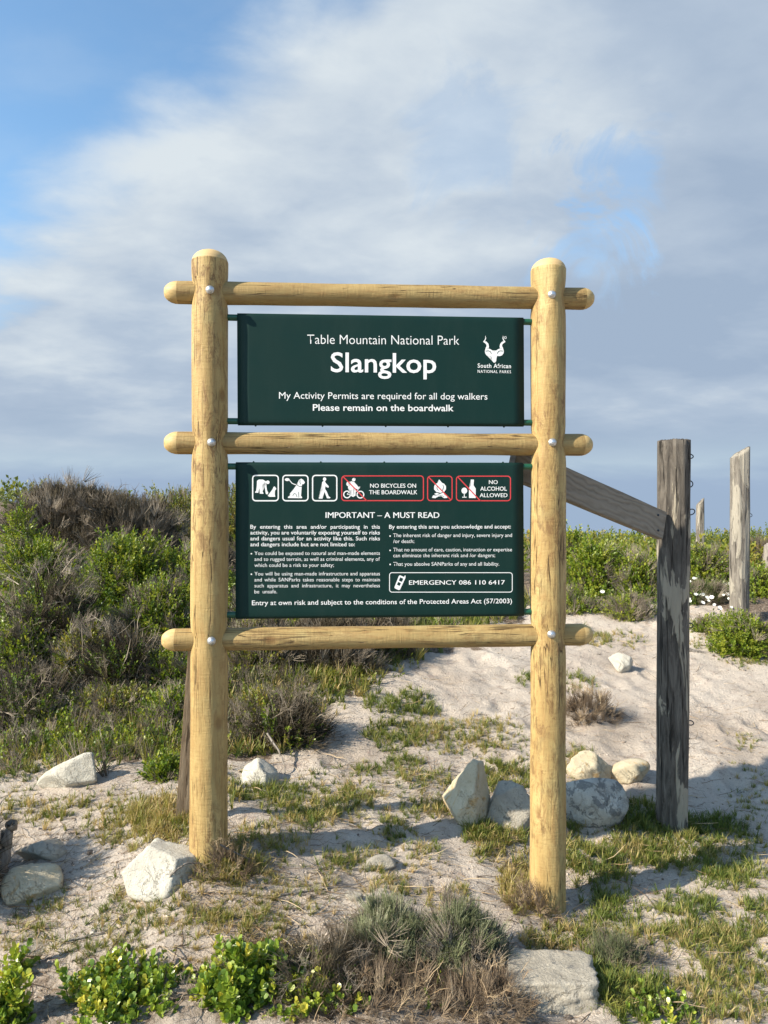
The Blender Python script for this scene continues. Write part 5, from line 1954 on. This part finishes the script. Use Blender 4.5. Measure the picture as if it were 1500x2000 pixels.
# white everlasting flowers in the scrub right of the dark post
fl = Heap()
V, F = [], []
for i in range(7):
    a = i * 6.283 / 7
    T_leaf(V, F, np.zeros(3), np.array([math.cos(a), math.sin(a), 0.35]), np.array([0, 0, 1.0]), 1.0, 0.75, 0.1)
FLW = fin(V, F)
pts_ = [(1160 + random.uniform(-60, 120), 1150 + random.uniform(-35, 15)) for _ in range(8)] + [(1385 + random.uniform(-45, 60), 1150 + random.uniform(-28, 40)) for _ in range(34)]
for (px, py) in pts_:
    P = hit(px, py + 8)
    P2 = unproj(px, py, P.y - 0.25)
    fl.stamp(FLW, np.array([P2]), np.array([[random.uniform(-.4, .2), -0.7, 0.8]]), np.array([random.uniform(0.016, 0.03)]), np.array([0.9]))
m_, b, p, o = new_mat('white_petals')
b.set(p.inputs['Base Color'], (0.75, 0.75, 0.68))
b.set(p.inputs['Roughness'], 0.7)
tag(fl.build('white_flowers', m_), 'small white flowers sprinkled through the green scrub', 'flowers', kind='stuff')

# ------------------------------------------------------------------ litter on the sand: straws, twigs, crumbs
lh = Heap()
dh = Heap()
regions = [((0, 1500), (1500, 2000), 11000), ((780, 1180), (1500, 1500), 4200), ((0, 1480), (700, 1900), 3600), ((560, 1380), (1000, 1620), 1500)]
for (a0, b0), (a1, b1), n in regions:
    pxs, pys = rg.uniform(a0, a1, n), rg.uniform(b0, b1, n)
    sx, sy = hits(pxs, pys)
    dens = fbm(sx * 2.2, sy * 2.2, 2, 3)
    keep = dens > rg.uniform(-0.75, 0.3, n)
    sx, sy = sx[keep], sy[keep]
    n = len(sx)
    z = height(sx, sy)
    ang = rg.normal(0.2, 0.9, n)
    dirs = np.stack([np.cos(ang), np.sin(ang), rg.normal(0.03, 0.12, n)], 1)
    L = rg.uniform(0.015, 0.085, n) * np.where(rg.uniform(0, 1, n) < 0.08, 2.2, 1.0)
    k = rg.integers(0, 6, n)
    half = rg.uniform(0, 1, n) < 0.55
    for i in range(6):
        s_ = (k == i) & half
        lh.stamp(STRAW[i], np.stack([sx[s_], sy[s_], z[s_] + 0.004], 1), dirs[s_], L[s_], rg.uniform(0, 1, s_.sum()))
        s_ = (k == i) & ~half
        dh.stamp(STRAW[i], np.stack([sx[s_], sy[s_], z[s_] + 0.004], 1), dirs[s_], L[s_] * 0.8, rg.uniform(0, 0.7, s_.sum()))
tag(lh.build('straw_litter', M['straw']), 'dry straw lying on the sand', 'litter', kind='stuff')
tag(dh.build('twig_litter', M['reddish']), 'fine brown twigs lying on the sand', 'litter', kind='stuff')

ph = Heap()
PB = [blob_template(i) for i in range(3)]
n = 1500
sx, sy = hits(rg.uniform(0, 1500, n), rg.uniform(1220, 2000, n))
z = height(sx, sy)
k = rg.integers(0, 3, n)
for i in range(3):
    s_ = k == i
    ph.stamp(PB[i], np.stack([sx[s_], sy[s_], z[s_]], 1), rg.normal(size=(s_.sum(), 3)), rg.uniform(0.002, 0.0075, s_.sum()) * np.where(rg.uniform(0, 1, s_.sum()) < 0.06, 2.2, 1), rg.uniform(0, 1, s_.sum()))
m_ = mat_foliage('pebble_mix', [(0.0, (0.09, 0.07, 0.055)), (0.5, (0.27, 0.225, 0.185)), (0.92, (0.42, 0.36, 0.31)), (1.0, (0.60, 0.55, 0.48))], 0.0, 0.9)
tag(ph.build('pebbles', m_), 'tiny pebbles and shell crumbs on the sand', 'pebbles', kind='stuff')

ch = Heap()
n = 5200
sx, sy = hits(rg.uniform(0, 1500, n), np.where(rg.uniform(0, 1, n) < 0.7, rg.uniform(1480, 2000, n), rg.uniform(1190, 1500, n)))
z = height(sx, sy)
cl_ = fbm(sx * 3 + 2, sy * 3, 0, 3)
ok_ = cl_ > rg.uniform(-0.5, 0.4, n)
sx, sy, z = sx[ok_], sy[ok_], z[ok_]
n = len(sx)
k = rg.integers(0, 3, n)
for i in range(3):
    s_ = k == i
    ch.stamp(PB[i], np.stack([sx[s_], sy[s_], z[s_] - 0.003], 1), np.stack([rg.normal(0, .3, s_.sum()), rg.normal(0, .3, s_.sum()), np.ones(s_.sum())], 1), rg.uniform(0.003, 0.010, s_.sum()), rg.uniform(0, 1, s_.sum()))
m_ = mat_foliage('sand_clod_mix', [(0.0, (0.22, 0.18, 0.145)), (0.5, (0.33, 0.28, 0.235)), (1.0, (0.44, 0.38, 0.325))], 0.0, 0.95)
co_ = ch.build('sand_clods', m_)
co_.data.polygons.foreach_set('use_smooth', np.ones(len(co_.data.polygons), bool))
tag(co_, 'crumbly little clods of sand', 'sand clods', kind='stuff')

# ------------------------------------------------------------------ driftwood and runners


def stick(name, label, pts, r0, r1, mat, cat='branch', lift=0.01):
    P = [hit(px, py) if len(q) == 0 else unproj(px, py, q[0]) for (px, py, *q) in pts]
    base = P[0].copy()
    t_ = []
    V, F = [], []
    pp = [np.array(p_ - base) + np.array([0, 0, lift]) for p_ in P]
    fine = []
    for i in range(len(pp) - 1):
        for s_ in np.linspace(0, 1, 5)[:-1]:
            fine.append(pp[i] * (1 - s_) + pp[i + 1] * s_ + np.random.default_rng(i * 7 + int(s_ * 10)).normal(0, r0 * 0.25, 3))
    fine.append(pp[-1])
    nn_ = len(fine)
    T_tube(V, F, fine, [r0 + (r1 - r0) * i / (nn_ - 1) for i in range(nn_)], 7)
    o_ = mesh_np(name, np.array(V), np.array(F), mat, True)
    o_.location = base
    tag(o_, label, cat)
    return o_


stick('branch', 'dark curved driftwood branch on the sand right of the dark fence post', [(1345, 1272), (1380, 1278), (1415, 1288), (1440, 1306), (1456, 1312)], 0.018, 0.008, M['drift'])
stick('branch', 'gnarled grey driftwood stub standing at the left edge', [(5, 1700, 3.16), (10, 1660, 3.16), (12, 1622, 3.17), (22, 1598, 3.18)], 0.022, 0.026, M['drift'], lift=-0.02)
stick('runner', 'long woody runner creeping over the sand at lower left', [(90, 1850), (150, 1838), (210, 1822), (240, 1790)], 0.004, 0.002, M['drift'], 'runner')
stick('runner', 'bent root arching over the big white block', [(322, 1738, 2.97), (335, 1712, 2.95), (360, 1692, 2.97), (388, 1690, 3.02), (420, 1700, 3.08)], 0.004, 0.003, M['drift'], 'runner')
stick('runner', 'pale stalk crossing in front of the foot of the left sign post', [(330, 1590), (350, 1580, 3.45), (372, 1572, 3.4)], 0.004, 0.003, M['drift'], 'runner')
stick('runner', 'pale woody runner on the sand right of the left sign post', [(430, 1655, 3.0), (500, 1690), (560, 1712), (640, 1742)], 0.004, 0.002, M['drift'], 'runner')
stick('runner', 'thin dark runner on the sand between the sign posts', [(500, 1758), (600, 1745), (680, 1735), (760, 1716)], 0.003, 0.002, M['drift'], 'runner')
stick('runner', 'pale stem hanging over the brown brush near the small white stone', [(522, 1436, 4.2), (545, 1470, 4.12), (556, 1500, 4.05), (556, 1522, 4.0)], 0.006, 0.004, M['drift'], 'runner')
stick('runner', 'long dry stalks lying left of the dark fence post by the white stone', [(1215, 1275), (1245, 1300), (1285, 1330)], 0.004, 0.002, M['drift'], 'runner')
print('tris', sum(len(o.data.polygons) * 2 for o in scene.objects if o.type == 'MESH'))
